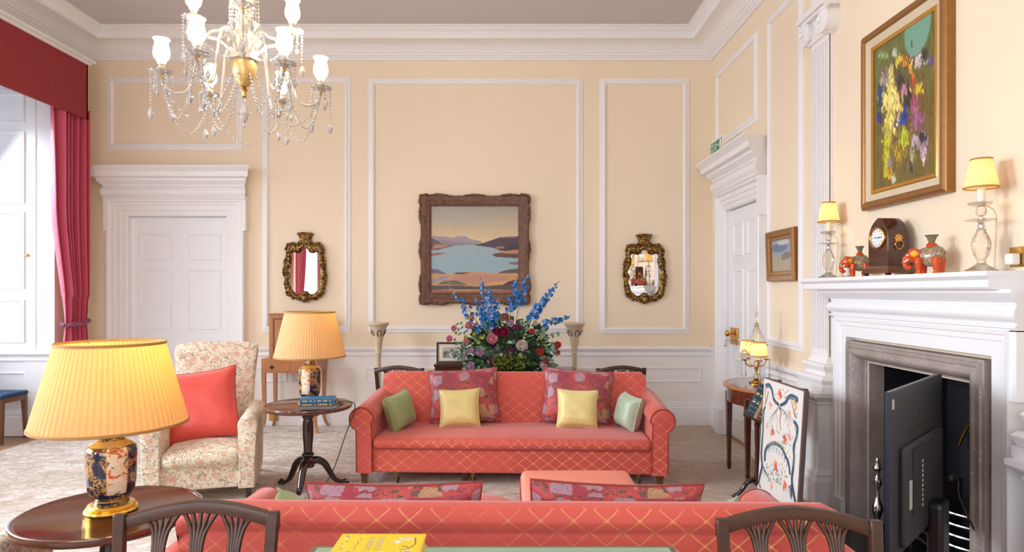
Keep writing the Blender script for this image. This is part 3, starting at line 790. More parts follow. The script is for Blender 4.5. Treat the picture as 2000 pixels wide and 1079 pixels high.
part('firebox', m, 'firebrick', t, 'dark blue black firebox', smooth=0)
m = MB(); m.box(-.40, -.70, 0, .5, .70, .03); part('hearth', m, 'slate', t, 'black slate hearth', bevel=.004, smooth=0)
# ---------------------------------------------------------------- seating
def pillow(w, h, t, pin=0.08, n=22, seed=0, sag=0.0):
    rnd = random.Random(seed); ph = [rnd.uniform(0, 6) for _ in range(6)]
    def side(s):
        def fn(u, v):
            a, b = 2*u-1, 2*v-1
            ea = 1-pin*(1-b*b)*1.0; eb = 1-pin*(1-a*a)
            x = a*w/2*ea; z = b*h/2*eb
            k = ((1-a**4)*(1-b**4))**0.55
            rim = max(abs(a), abs(b)); wr = .05*math.sin(7*a+ph[0])*math.sin(6*b+ph[1])*k + .04*math.sin(13*a*b+ph[2])*(1-k)*(1-rim)
            y = s*(t/2*k*(1+.6*wr)+.004)
            z -= sag*h*(1-b)*.0
            return (x, y, z+h/2)
        return fn
    m = MB(); m.grid(side(-1), n, n); m.grid(side(1), n, n)
    e = []
    N = 60
    for i in range(N):
        q = i/N*4; k = int(q); f = (q-k)*2-1
        a, b = ((f, -1), (1, f), (-f, 1), (-1, -f))[k]
        e.append((a*w/2*(1-pin*(1-b*b)), 0, b*h/2*(1-pin*(1-a*a))+h/2))
    p = MB(); p.tube(e, .0055, n=6, closed=True)
    # joining strip so both faces meet under the piping
    return m, p
def cushion(label, mat_, pmat, w, h, t, loc, rot, seed=0, pin=.07, group=None):
    m, p = pillow(w, h, t, seed=seed, pin=pin*1.35)
    th = thing('cushion', label, 'cushion', loc, 0, group); th.rotation_euler = rot
    c = part('cushion_cover', m, mat_, th, smooth=180)
    part('piping', p, pmat, th, smooth=180)
    return th
M['chintzpipe'] = M['chintz']

M['gfr1'] = plain('dull_brass', S(130, 96, 50), 0.4, 0.8)
def make_sofa(name, label):
    t = thing(name, label, 'sofa')
    fr = MB(); fr.rbox(-1.085, -.455, .095, 1.085, .40, .288, .02, n=10); part('seat_frame', fr, 'coral', t, smooth=50)
    def seat(u, v):
        return None
    s = MB(); s.rbox(-1.082, -.475, .272, 1.082, .22, .362, .042, n=16, bulge=(0, .006, .022)); part('seat', s, 'coral', t, smooth=60)
    p = MB(); p.tube([(x, -.468, .286) for x in np.linspace(-1.08, 1.08, 12)], .006, n=6); part('piping', p, 'piping', t)
    # leaning back with rolled top
    def back(u, v):   # u around profile, v along x
        prof = BK; q = u*(len(prof)-1); i = min(int(q), len(prof)-2); f = q-i
        y, z = lerp(prof[i][0], prof[i+1][0], f), lerp(prof[i][1], prof[i+1][1], f)
        x = lerp(-1.15, 1.15, v); e = 1-max(0, (abs(x)-1.115)/.035)**2*.05
        zz = .30+(z-.30)*e if z > .3 else z
        return (x*(1-.0*z), y, zz)
    BK = [(.16, .30), (.175, .45), (.20, .60), (.225, .70), (.235, .745), (.25, .772), (.275, .788), (.305, .793), (.335, .785), (.355, .765), (.362, .74), (.355, .715), (.338, .70), (.345, .68), (.36, .5), (.375, .3), (.38, .095)]
    BK = [(a, b) for a, b in BK]
    b = MB(); b.grid(back, 60, 46)
    for x in (-1.15, 1.15):
        pass
    e0 = len(b.v); 
    for v in (0, 1):
        ring = [back(i/59, v) for i in range(60)]; b.add(ring+[(ring[0][0], .28, .45)], [(i, i+1, 60) for i in range(59)]+[(59, 0, 60)])
    part('backrest', b, 'coral', t, smooth=60)
    # scrolled arms
    for s_ in (-1, 1):
        cs = []
        cx, cz, r = 1.158, .512, .094
        for k in range(15): a = lerp(-.35*PI, 1.02*PI, k/14); cs.append((cx+r*math.cos(a), cz+r*math.sin(a)))
        cs += [(1.081, .48), (1.078, .40), (1.077, .25), (1.077, .095), (1.19, .095), (1.193, .25), (1.195, .36), (1.20, .43)]
        K = len(cs); m = MB(); rows = [(-.478, .93, .0), (-.474, .975, 0), (-.465, 1.0, 0), (-.30, 1, .004), (-.1, 1, .016), (.1, 1, .03), (.24, 1, .042), (.34, .99, .045), (.36, .95, .045)]
        ctr = (1.135, .33); vs = []
        for y, k, up in rows:
            for x, z in cs: vs.append((s_*(ctr[0]+(x-ctr[0])*k), y, .095 if z < .1 else ctr[1]+(z-ctr[1])*k+up*max(0, (z-.2)/.4)))
        m.add(vs, [(j*K+i, j*K+(i+1) % K, (j+1)*K+(i+1) % K, (j+1)*K+i) for j in range(len(rows)-1) for i in range(K)]+[tuple(range(K)), tuple((len(rows)-1)*K+i for i in range(K))])
        arm = part('arm', m, 'coral', t, smooth=50)
        q = MB(); q.tube(crom([(s_*(ctr[0]+(x-ctr[0])*.985), -.474, ctr[1]+(z-ctr[1])*.985) for x, z in [(1.195, .10), (1.198, .36)]+cs[:18]+[(1.077, .12)]], 3), .006, n=6); part('piping', q, 'piping', arm)
        for y in (-.435, .34): l = MB(); l.taper((s_*1.14, y, 0), (.018, .018), (s_*1.14, y, .097), (.028, .028)); part('leg', l, 'mahogx', t, smooth=0, bevel=.002)
    l = MB(); l.taper((-.37, -.30, 0), (.018, .018), (-.37, -.30, .097), (.028, .028)); part('leg', l, 'mahogx', t, smooth=0, bevel=.002)
    for x in (-.90, -.30, .98):
        c = MB(); c.box(x-.015, -.415, .06, x+.015, -.385, .097); c.tube([(x, -.40, .065), (x+.004, -.405, .04), (x+.016, -.395, .028)], .007); k = part('caster', c, 'gfr1', t)
        wv = MB(); n0 = 0; wv.lathe([(0, -.007), (.022, -.007), (.024, -.003), (.024, .003), (.022, .007), (0, .007)], n=18); wv.xf(Matrix.Translation((x+.012, -.397, .024)) @ Matrix.Rotation(PI/2, 4, 'Y')); part('wheel', wv, 'black', k)
    return t
SOFA = (.02, 5.50, 0); SR = math.radians(-2)
sofa = make_sofa('sofa', 'long coral damask sofa facing the camera, in front of the flower arrangement'); sofa.location = SOFA; sofa.rotation_euler = (0, 0, SR); sofa['group'] = 'coral sofas facing each other'
NS = (-.003, 2.53, 0); NR = math.radians(180-.9)
dup(sofa, NS, NR, 'coral damask sofa seen from behind in the foreground, across from the other sofa', scale=(.965, 1, .99))
def son(x, y, z, base=SOFA, r=SR):
    return (base[0]+x*math.cos(r)-y*math.sin(r), base[1]+x*math.sin(r)+y*math.cos(r), z)
CG = 'pink floral brocade cushions'; YG = 'small yellow silk cushions'; GG = 'small green cushions'
rd = math.radians
cushion('pink floral brocade cushion at the left on the far sofa, behind a yellow one', 'brocade', 'piping', .60, .47, .17, son(-.41, .075, .375), (rd(-17), rd(-3), rd(2)), 1, .05, CG)
cushion('pink floral brocade cushion at the right on the far sofa, behind a yellow one', 'brocade', 'piping', .60, .47, .17, son(.53, .075, .375), (rd(-17), rd(4), rd(-4)), 2, .05, CG)
cushion('square yellow silk cushion leaning at the left half of the far sofa', 'yellowsilk', 'yellowsilk', .335, .315, .13, son(-.435, -.085, .375), (rd(-16), rd(-2), rd(2)), 3, .06, YG)
cushion('square yellow silk cushion leaning at the right half of the far sofa', 'yellowsilk', 'yellowsilk', .335, .315, .13, son(.53, -.085, .375), (rd(-16), rd(2), rd(-3)), 4, .06, YG)
cushion('sage green silk cushion against the left arm of the far sofa', 'greensilk', 'greensilk', .30, .30, .17, son(-.895, -.09, .37), (rd(-14), rd(-8), rd(66)), 5, .06, GG)
cushion('pale mint green silk cushion against the right arm of the far sofa', 'mintsilk', 'mintsilk', .29, .28, .17, son(.925, -.05, .37), (rd(-14), rd(4), rd(-72)), 6, .06, GG)
nn_ = lambda x, y, z: (x, y, z)
cushion('pink floral brocade cushion at the left peeping over the near sofa back', 'brocade', 'piping', .65, .445, .18, nn_(-.415, 2.48, .37), (rd(12), rd(-1), rd(-3)), 7, .05, CG)
cushion('pink floral brocade cushion at the right peeping over the near sofa back', 'brocade', 'piping', .66, .455, .18, nn_(.355, 2.50, .355), (rd(12), rd(4), rd(8)), 8, .05, CG)
cushion('sage green cushion tip showing over the left end of the near sofa', 'greensilk', 'greensilk', .32, .32, .14, nn_(-.79, 2.60, .385), (rd(14), rd(8), rd(-40)), 9, .06, GG)
cushion('pale green cushion tip showing over the right end of the near sofa', 'mintsilk', 'mintsilk', .31, .31, .13, nn_(.80, 2.62, .345), (rd(14), rd(-12), rd(52)), 10, .06, GG)

# ottoman and footstool between the sofas
t = thing('ottoman', 'square coral ottoman with piped top between the two sofas', 'ottoman', (.385, 3.58, 0))
m = MB(); m.rbox(-.32, -.36, .08, .32, .36, .37, .03); part('body', m, 'pinkplain', t)
m = MB(); m.rbox(-.325, -.365, .35, .325, .365, .43, .04, bulge=(0, 0, .018)); part('cushion_top', m, 'pinkplain', t)
m = MB(); c = [(-.322, -.362), (.322, -.362), (.322, .362), (-.322, .362)]
m.tube(crom([(x*.995, y*.995, .352) for x, y in [(-.3,-.365),(.3,-.365),(.325,-.34),(.325,.34),(.3,.365),(-.3,.365),(-.325,.34),(-.325,-.34)]], 3, True), .006, n=6, closed=True); part('piping', m, 'piping', t)
for x in (-.27, .27):
    for y in (-.31, .31): l = MB(); l.taper((x, y, 0), (.014, .014), (x, y, .09), (.022, .022)); part('leg', l, 'mahogx', t, smooth=0)
t = thing('footstool', 'low round footstool with dark red top and gilt edged rim beside the ottoman', 'footstool', (-.17, 3.78, 0))
m = MB(); m.lathe([(.0, .30), (.08, .298), (.15, .287), (.185, .27), (.195, .255), (.19, .24)], n=40); part('seat', m, 'coral', t)
m = MB(); m.lathe([(.0, .19), (.20, .19), (.212, .20), (.212, .235), (.20, .243), (0, .243)], n=40); part('rim', m, 'mahog', t)
m = MB(); m.tube([(.212*math.cos(a), .212*math.sin(a), .222) for a in np.linspace(0, 2*PI, 40, endpoint=False)], .006, n=6, closed=True); part('gilt_band', m, 'gold', t)
for k in range(4):
    a = PI/4+k*PI/2; l = MB(); l.tube(crom([(.17*math.cos(a), .17*math.sin(a), .2), (.19*math.cos(a), .19*math.sin(a), .12), (.17*math.cos(a), .17*math.sin(a), .05), (.2*math.cos(a), .2*math.sin(a), .014)], 4), .014); part('leg', l, 'mahog', t)

# armchair
def make_armchair(label):
    t = thing('armchair', label, 'armchair')
    m = MB(); m.rbox(-.36, -.40, .095, .36, .34, .27, .02); part('seat_frame', m, 'chintz', t, smooth=50)
    m = MB(); m.rbox(-.275, -.43, .25, .275, .22, .37, .05, bulge=(0, .01, .03)); part('seat', m, 'chintz', t, smooth=60)
    def fn(u, v):   # upright back: rounded sheet, slightly waisted, arched top
        a = u*2*PI; c, s_ = math.cos(a), math.sin(a)
        ex = abs(c)**.35*(1 if c > 0 else -1); ey = abs(s_)**.35*(1 if s_ > 0 else -1)
        z = lerp(.25, 1.09, v**.9); hw = .31+.035*v-.02*math.sin(PI*v); th = .065-.01*v
        k = 1
        if v > .86: q = (v-.86)/.14; k = math.sqrt(max(0, 1-q*q)); 
        x = ex*hw*(.93+.07*k if v > .86 else 1); 
        if v > .86: z -= .022*(abs(ex)**3)
        y = .27+.10*v+.04*v*v+ey*th*max(k, .02)
        return (x, y, z)
    m = MB(); m.grid(fn, 64, 40, wrapu=True); part('backrest', m, 'chintz', t, smooth=80)
    for s_ in (-1, 1):
        m = MB(); n0 = 0
        cs = []
        for k in range(13): a = lerp(0, PI, k/12); cs.append((.335+.072*math.cos(a), .545+.06*math.sin(a)))
        cs += [(.265, .48), (.27, .3), (.27, .095), (.385, .095), (.39, .3), (.402, .48)]
        K = len(cs); rows = [(-.435, .90, -.012), (-.428, .97, -.004), (-.41, 1, 0), (-.2, 1, 0), (0, .98, .005), (.2, .95, .02), (.32, .9, .03)]
        ctr = (.33, .34); vs = []
        for y, k, up in rows:
            for x, z in cs: vs.append((s_*(ctr[0]+(x-ctr[0])*k), y, .095 if z < .1 else ctr[1]+(z-ctr[1])*k+up))
        m.add(vs, [(j*K+i, j*K+(i+1) % K, (j+1)*K+(i+1) % K, (j+1)*K+i) for j in range(len(rows)-1) for i in range(K)]+[tuple(range(K)), tuple((len(rows)-1)*K+i for i in range(K))])
        part('arm', m, 'chintz', t, smooth=50)
        for y in (-.38, .36):
            l = MB(); l.taper((s_*.34, y+(.06 if y > 0 else 0), 0), (.014, .014), (s_*.34, y, .1), (.024, .024)); part('leg', l, 'darkleg', t, smooth=0)
    return t
ac = make_armchair('tall cream floral armchair holding a plain coral cushion, before the panelled door')
ac.location = (-2.305, 5.02, 0); ac.rotation_euler = (0, 0, rd(16)); ac.scale = (.94, 1, 1)
dup(ac, (-2.245, 2.215, 0), rd(180), 'cream floral armchair partly cut off at the lower left corner, under the near table', scale=(1, 1, .975))
cushion('large plain coral silk cushion sitting in the cream floral armchair', 'redsilk', 'piping', .53, .55, .17, (-2.30, 4.93, .372), (rd(-17), rd(-6), rd(20)), 12, .07)

# side chairs with splayed reeded splats
def make_chair(label):
    t = thing('side_chair', label, 'chair'); H = .875; W = .235
    yb = lambda z: .0+.05*max(0, (z-.45)/.42)**1.5
    def zt(x): return H-.034*(x/W)**2-.012*abs(x/W)
    for s_ in (-1, 1):
        m = MB(); pts = [(s_*.19, .0+.06, 0), (s_*.195, .02, .2), (s_*.20, 0, .44), (s_*.214, yb(.65), .65), (s_*.222, yb(.82), .845)]
        P_ = crom(pts, 5); vs = []
        for p in P_: vs += [(p.x-.017, p.y-.012, p.z), (p.x+.017, p.y-.012, p.z), (p.x+.017, p.y+.012, p.z), (p.x-.017, p.y+.012, p.z)]
        L = len(P_); m.add(vs, [(0,3,2,1), ((L-1)*4, (L-1)*4+1, (L-1)*4+2, (L-1)*4+3)]+[(j*4+i, j*4+(i+1) % 4, (j+1)*4+(i+1) % 4, (j+1)*4+i) for j in range(L-1) for i in range(4)])
        part('stile', m, 'chairwood', t, smooth=30, bevel=.004)
        l = MB(); l.taper((s_*.215, -.40, 0), (.014, .014), (s_*.215, -.40, .42), (.021, .021)); part('leg', l, 'chairwood', t, smooth=0, bevel=.002)
    m = MB(); vs = []; N = 24
    cs = [(-.014, -.034), (-.016, -.006), (-.012, 0), (.012, 0), (.016, -.006), (.014, -.034), (.006, -.038), (-.006, -.038)]
    for i in range(N+1):
        x = lerp(-W, W, i/N)
        for dy, dz in cs: vs.append((x, yb(.86)+dy-.0+.02*(1-(x/W)**2), zt(x)+dz*(1+.15*abs(x/W))))
    K = len(cs); m.add(vs, [tuple(range(K)), tuple(N*K+i for i in reversed(range(K)))]+[(j*K+i, j*K+(i+1) % K, (j+1)*K+(i+1) % K, (j+1)*K+i) for j in range(N) for i in range(K)])
    part('top_rail', m, 'chairwood', t, smooth=40)
    for cx in (-.11, 0, .11):
        m = MB()
        for k in range(-2, 3):
            sp = .05*k/2; bt = .0068*k
            pts = [(cx*.92+bt, yb(.5)+.0, .50), (cx*.96+bt, yb(.62), .62), (cx*.985+bt, yb(.72), .72), (cx+bt+sp*.08, yb(.77)+.01, .775), (cx+bt*.6+sp*.45, yb(.81)+.018*(1-(cx/W)**2), .808), (cx+sp*1.05, yb(.86)+.02*(1-(cx/W)**2), zt(cx+sp)-.028)]
            m.tube(crom(pts, 5), [.0066]*26, n=7)
        part('splat', m, 'chairwood', t, smooth=60)
    m = MB(); m.box(-.20, -.012, .47, .20, .012, .51); part('lower_rail', m, 'chairwood', t, bevel=.003, smooth=0)
    m = MB(); m.taper((0, -.21, .375), (.225, .215), (0, -.21, .43), (.232, .222)); part('seat_frame', m, 'chairwood', t, bevel=.003, smooth=0)
    m = MB(); m.rbox(-.225, -.43, .41, .225, .0, .475, .03, bulge=(0, 0, .02)); part('seat', m, 'coral', t)
    return t
CH = 'mahogany side chairs with reeded splats'
ch = make_chair('mahogany side chair with reeded splats at the lower left, nearest the lamp table'); ch['group'] = CH
ch.location = (-.925, 1.90, 0); ch.rotation_euler = (0, 0, rd(3)); 
dup(ch, (.842, 1.88, 0), rd(-2), 'mahogany side chair with reeded splats at the lower right, nearest the fireplace', scale=(1, 1, .985))
dup(ch, (-1.05, 6.24, 0), rd(176), 'mahogany chair whose back shows behind the left end of the far sofa', scale=(1.0, 1, .92))
dup(ch, (1.045, 6.24, 0), rd(184), 'mahogany chair whose top rail shows behind the right end of the far sofa', scale=(1.0, 1, .92))

# navy window stool at left
t = thing('stool', 'low stool with navy seat and walnut legs in the window recess', 'stool', (-5.19, 6.56, 0))
m = MB(); m.rbox(-.24, -.18, .445, .24, .18, .49, .018, bulge=(0, 0, .008)); part('seat', m, 'navyfab', t)
m = MB(); m.box(-.23, -.17, .40, .23, .17, .447); part('seat_frame', m, 'oak', t, smooth=0, bevel=.002)
for x in (-.21, .21):
    for y in (-.15, .15): l = MB(); l.taper((x*1.05, y*1.05, 0), (.012, .012), (x, y, .42), (.022, .02)); part('leg', l, 'oak', t, smooth=0)

# ---------------------------------------------------------------- tables
def make_tripod(label, R=.325):
    t = thing('tripod_table', label, 'table')
    m = MB(); m.lathe([(0, .612), (R-.03, .612), (R-.006, .616), (R, .624), (R+.004, .634), (R+.001, .645), (R-.006, .648), (R-.014, .644), (R-.022, .640), (0, .640)], n=80); part('table_top', m, 'mahogx', t, smooth=50)
    m = MB(); m.box(-.105, -.105, .575, .105, .105, .592)
    part('birdcage', m, 'mahog', t, smooth=0, bevel=.003)
    m = MB(); m.box(-.10, -.02, .592, .10, .02, .612); m.box(-.02, -.16, .597, .02, .16, .612)
    for x in (-.07, .07):
        for y in (-.07, .07): m.lathe([(.014, .592), (.009, .598), (.014, .604), (.012, .612)], (x, y, 0), n=12)
    part('top_bearer', m, 'mahog', t, smooth=30)
    m = MB(); m.lathe([(0, .17), (.045, .17), (.05, .20), (.046, .235), (.034, .25), (.046, .262), (.046, .275), (.032, .285), (.034, .34), (.040, .40), (.040, .50), (.034, .535), (.044, .548), (.044, .56), (.03, .575), (0, .575)], n=28); part('column', m, 'darkleg', t)
    for k in range(3):
        a = -PI/2+k*2*PI/3; c, s_ = math.cos(a), math.sin(a)
        pts = crom([(c*r, s_*r, z) for r, z in ((.03, .215), (.075, .215), (.125, .18), (.16, .12), (.195, .06), (.24, .028), (.29, .02))], 5); L = len(pts)
        rr = [lerp(.038, .018, min(1, i/(L-5)))+(.012*math.exp(-((L-1-i)/3)**2)) for i in range(L)]
        m = MB(); m.tube(pts, rr, n=12, flat=.85); m.ell((c*.285, s_*.285, .012), (.035, .035, .013)); part('leg', m, 'darkleg', t, smooth=60)
    return t
TG = 'round mahogany tripod tables'
FT = (-1.535, 4.97, 0); NTB = (-1.56, 2.56, 0)
tb = make_tripod('round mahogany tripod table between the armchair and the far sofa'); tb.location = FT; tb['group'] = TG
dup(tb, NTB, rd(25), 'round dark tripod table in the left foreground carrying the largest lamp')

def make_lamp(label):
    t = thing('table_lamp', label, 'lamp')
    m = MB(); m.lathe([(0, 0), (.088, 0), (.092, .008), (.088, .016), (.080, .018), (.083, .026), (.078, .033), (.066, .036), (0, .036)], n=48); part('gilt_base', m, 'gold', t)
    m = MB()
    pr = [(.0, .034), (.058, .034), (.061, .04), (.057, .05), (.064, .064), (.077, .088), (.082, .13), (.084, .20), (.085, .25), (.082, .268), (.070, .284), (.052, .295), (.042, .303), (.0405, .33), (.040, .37), (.043, .40), (.046, .408), (0, .408)]
    m.lathe(pr, n=48, sq=0, rf=lambda a, z: 1+.045*(math.cos(6*a)*.5)*(1 if .05 < z < .29 else .4)); part('vase', m, 'imari', t, smooth=50)
    m = MB(); m.lathe([(0, .405), (.03, .405), (.022, .42), (.012, .43), (.012, .47), (.017, .475), (.017, .52), (0, .52)], n=20); part('lamp_holder', m, 'brass', t)
    m = MB(); m.ell((0, 0, .555), (.03, .03, .042)); part('bulb', m, 'bulb', t)
    m = MB(); NP = 76; N = NP*6
    rf = lambda a, z: 1+.013*(abs(((a*NP/(2*PI)) % 1)*2-1)**.7)
    m.lathe([(lerp(.262, .182, k/7), lerp(.365, .702, k/7)) for k in range(8)], n=N, rf=rf, cap=False)
    sh = part('lamp_shade', m, 'shade', t, smooth=60)
    for r, z in ((.2635, .365), (.184, .702)): m = MB(); m.lathe([(r+.001, z-.006), (r+.004, z-.004), (r+.004, z+.004), (r+.001, z+.006), (r-.002, z+.004), (r-.002, z-.004), (r+.001, z-.006)], n=72, cap=False); part('braid_trim', m, 'shadetrim', sh)
    m = MB()
    for k in range(3): a = k*2*PI/3; m.tube([(.0, 0, .62), (.182*math.cos(a), .182*math.sin(a), .70)], .0018, n=6)
    m.tube([(.0, 0, .52), (0, 0, .62)], .003, n=6)
    part('shade_carrier', m, 'brass', t)
    return t
lamp = make_lamp('blue and gold porcelain table lamp on the round table beside the far sofa'); lamp.location = (-1.53, 5.0, .641); lamp['group'] = 'porcelain lamps with pleated yellow shades'
lamp.rotation_euler = (0, 0, rd(95))
dup(lamp, (-1.565, 2.57, .641), rd(28), 'largest blue and gold porcelain table lamp with glowing pleated shade, left foreground', scale=(1.03, 1.03, .935))
for loc, pw in (((-1.53, 5.0, 1.20), 58), ((-1.565, 2.57, 1.17), 42)): bulb_light('lamp_bulb_light', loc, pw, r=.03, col=(1.0, .71, .34))

# books under and beside the far lamp
def book(name, w, d, h, cover, label, loc, rz, group=None, spine='-y', title=None):
    t = thing(name, label, 'book', loc, rz, group)
    m = MB(); m.box(-w/2+.003, -d/2+.003, .003, w/2-.004, d/2-.004, h-.003); part('pages', m, 'paper', t, smooth=0)
    c = MB(); c.box(-w/2, -d/2, 0, w/2, d/2, .003); c.box(-w/2, -d/2, h-.003, w/2, d/2, h)
    if spine == '-y': c.box(-w/2, -d/2, .003, w/2, -d/2+.003, h-.003)
    else: c.box(-w/2, -d/2, .003, -w/2+.003, d/2, h-.003)
    part('cover', c, cover, t, smooth=0, bevel=.001)
    if title:
        m = MB(); rnd = random.Random(len(label))
        x = -w/2+.02
        while x < w/2-.03:
            l = rnd.uniform(.004, .012); m.box(x, -d/2-.0008, h*.32, x+l, -d/2, h*.68); x += l+rnd.choice((.004, .004, .02))
        part('spine_lettering', m, title, t, smooth=0)
    return t
M['bookblue'] = plain('blue_book_cloth', S(40, 98, 140), 0.6); M['bookslate'] = plain('slate_book_cloth', S(72, 84, 86), 0.6)
M['bookgrey'] = plain('grey_book_cloth', S(120, 116, 118), 0.6); M['bookteal'] = plain('dark_teal_cloth', S(20, 62, 80), 0.5)
M['booktan'] = plain('tan_book_cloth', S(168, 130, 96), 0.6); M['bookbrown'] = plain('brown_book_cloth', S(88, 70, 54), 0.6)
M['yellow'] = plain('yellow_book_boards', S(244, 206, 30), 0.35, var=0.03)
M['goldink'] = plain('gold_lettering', S(220, 190, 120), 0.4)
BG = 'books stacked under the far lamp'
book('book', .27, .155, .022, 'bookgrey', 'grey book at the bottom of the stack beside the far lamp', (-1.415, 4.845, .641), rd(8), BG)
book('book', .255, .15, .024, 'bookslate', 'slate green book in the middle of the stack beside the far lamp', (-1.415, 4.845, .664), rd(9), BG, title='goldink')
book('book', .25, .15, .028, 'bookblue', 'blue book on top of the stack beside the far lamp', (-1.42, 4.845, .689), rd(10), BG, title='goldink')
m = MB(); m.tube(crom([(-1.50, 5.05, .652), (-1.35, 5.08, .646), (-1.225, 5.04, .652), (-1.195, 5.03, .60), (-1.26, 5.0, .40), (-1.36, 5.0, .12), (-1.44, 4.95, .012), (-1.50, 4.88, .006), (-1.30, 4.86, .006), (-1.20, 4.98, .006)], 8), .0035, n=6)
solo('lamp_cord', m, 'cable', 'thin dark cord trailing from the far lamp down to the carpet', 'cord', smooth=180)

# foreground desk with green leather top
t = thing('writing_desk', 'desk with green leather top and mahogany edge in the foreground', 'desk', (-.05, 1.42, 0))
m = MB(); m.box(-.53, -.5, .72, .53, .5, .757); part('table_top', m, 'mahogx', t, bevel=.006, smooth=0)
m = MB(); m.box(-.507, -.475, .757, .507, .475, .7595); part('leather_inset', m, 'green_leather', t, 'pale green leather inset', smooth=0)
m = MB(); m.box(-.49, -.46, .62, .49, .46, .72); part('frieze', m, 'mahogx', t, smooth=0)
for x in (-.46, .46):
    for y in (-.43, .43): l = MB(); l.taper((x, y, 0), (.014, .014), (x, y, .72), (.026, .026)); part('leg', l, 'mahogx', t, smooth=0)

# stack with the big yellow book
SG = 'books stacked on the green desk'; zb = .7598
book('book', .235, .15, .030, 'booktan', 'tan book at the bottom of the stack on the green desk', (-.285, 1.52, zb), rd(0), SG)
book('book', .215, .15, .034, 'bookbrown', 'brown patterned book second from the bottom on the green desk', (-.286, 1.535, zb+.030), rd(1), SG)
book('book', .212, .145, .032, 'paper', 'cream book directly below the large yellow book', (-.298, 1.535, zb+.065), rd(-1), SG)
t = book('picture_book', .213, .135, .03, 'yellow', 'large yellow illustrated book lying on top of the stack on the green desk', (-.318, 1.588, zb+.098), rd(0), SG)
cv = Canvas(200, 126, S(246, 208, 34)); rn = random.Random(3)
G1, G2, G3 = S(206, 196, 172), S(110, 104, 78), S(236, 232, 220)
for k in range(70):       # garland of grey white blossoms along left and lower edges
    q = rn.random(); 
    if q < .45: x, y = .06+rn.random()*.05, rn.uniform(.1, .95)
    else: x, y = rn.uniform(.06, .8), .9+rn.uniform(-.04, .05)
    cv.ell(x, y, rn.uniform(.008, .02), rn.uniform(.006, .014), rn.choice((G1, G2, G3, G2)), .9, rn.uniform(0, 3))
cv.line([(.1, .9), (.4, .93), (.7, .9)], .006, G2)
for r_ in range(2):       # outlined title lines running up the cover
    y0 = .2+.0*r_; x = .36+.11*r_
    for i in range(6): cv.poly([(x, .18+i*.11), (x+.07, .18+i*.11), (x+.07, .25+i*.11), (x, .25+i*.11)], G2, .55); cv.poly([(x+.01, .195+i*.11), (x+.06, .195+i*.11), (x+.06, .235+i*.11), (x+.01, .235+i*.11)], G1, .9)
cv.line([(.24, .8), (.25, .7), (.23, .6), (.26, .5), (.24, .4), (.27, .3), (.25, .2)], .006, G2, al=.7)
cv.ell(.80, .25, .085, .045, G3); cv.ell(.80, .24, .07, .02, G1); cv.ell(.70, .40, .055, .04, G3); cv.ell(.67, .42, .015, .012, G2)
cv.line([(.9, .2), (.93, .5), (.85, .8)], .008, G2); cv.line([(.78, .6), (.83, .62), (.86, .68)], .008, G2)
for k in range(14): cv.ell(rn.uniform(.74, .9), rn.uniform(.72, .86), .014, .01, rn.choice((G3, G2)))
cv.build('cover_picture', lambda u, v, p: (-.104+.206*u, .0655-.131*v, .0304), 'print', t)
cv = Canvas(220, 26, S(246, 208, 34))
for x in (.10, .62): cv.poly([(x, .1), (x+.11, .1), (x+.11, .95), (x, .95)], G3)
for x in (.125, .15, .64, .665, .69): cv.line([(x, .3), (x+.012, .8)], .003, G2)
for x in (.27, .33): cv.ell(x, .5, .03, .03, S(60, 60, 66)); cv.ell(x, .5, .018, .02, G3)
for x in (.44, .50): cv.ell(x, .55, .03, .035, S(120, 140, 160))
cv.build('spine_picture', lambda u, v, p: (-.104+.206*u, -.0679, .0285-.027*v), 'print', t)
# ---------------------------------------------------------------- far wall furniture
t = thing('writing_cabinet', 'small satinwood writing cabinet on slender legs against the far wall', 'cabinet', (-2.345, 7.13, 0))
m = MB(); m.box(-.295, -.19, .635, .295, .19, .79); part('body', m, 'satin', t, bevel=.003, smooth=0)
m = MB(); m.box(-.27, -.197, .655, .27, -.19, .74); dr = part('drawer', m, 'satin', t, bevel=.002, smooth=0)
for x in (-.18, .18): k = MB(); k.lathe([(0, 0), (.016, .0), (.018, .01), (.01, .02), (0, .022)], n=14); k.xf(Matrix.Translation((x, -.197, .70)) @ Matrix.Rotation(PI/2, 4, 'X')); part('knob', k, 'black', dr)
m = MB(); m.box(-.275, -.02, .79, .275, .17, 1.25); m.box(-.285, -.03, 1.25, .285, .18, 1.262); part('upper_case', m, 'satin', t, bevel=.003, smooth=0)
m = MB(); m.ring(lambda a, z, p: (a, -.02-p, z), -.23, .83, .23, 1.21, [(0, 0), (0, .004), (-.012, .004), (-.012, 0)]); part('panel_stringing', m, 'mahogx', t, smooth=0)
for x in (-.275, .275):
    for y in (-.17, .17):
        l = MB(); pts = crom([(x, y, .64), (x*.985, y*.98, .35), (x*.98, y*.96, .15), (x*1.03, y*1.05, .06), (x*1.12, y*1.2, .0)], 4); L = len(pts); vs = []
        for i, p in enumerate(pts): h = lerp(.020, .012, i/(L-1)); vs += [(p.x-h, p.y-h, p.z), (p.x+h, p.y-h, p.z), (p.x+h, p.y+h, p.z), (p.x-h, p.y+h, p.z)]
        l.add(vs, [(0,1,2,3), ((L-1)*4+3, (L-1)*4+2, (L-1)*4+1, (L-1)*4)]+[(j*4+i, j*4+(i+1) % 4, (j+1)*4+(i+1) % 4, (j+1)*4+i) for j in range(L-1) for i in range(4)]); part('leg', l, 'satin', t, smooth=40)
m = MB(); m.box(pxb(528), D-.045, .055, pxb(544), D-.034, .125); s_ = solo('wall_socket', m, 'brass', 'brass double socket on the skirting board behind the round table', 'socket', bevel=.002, smooth=0)

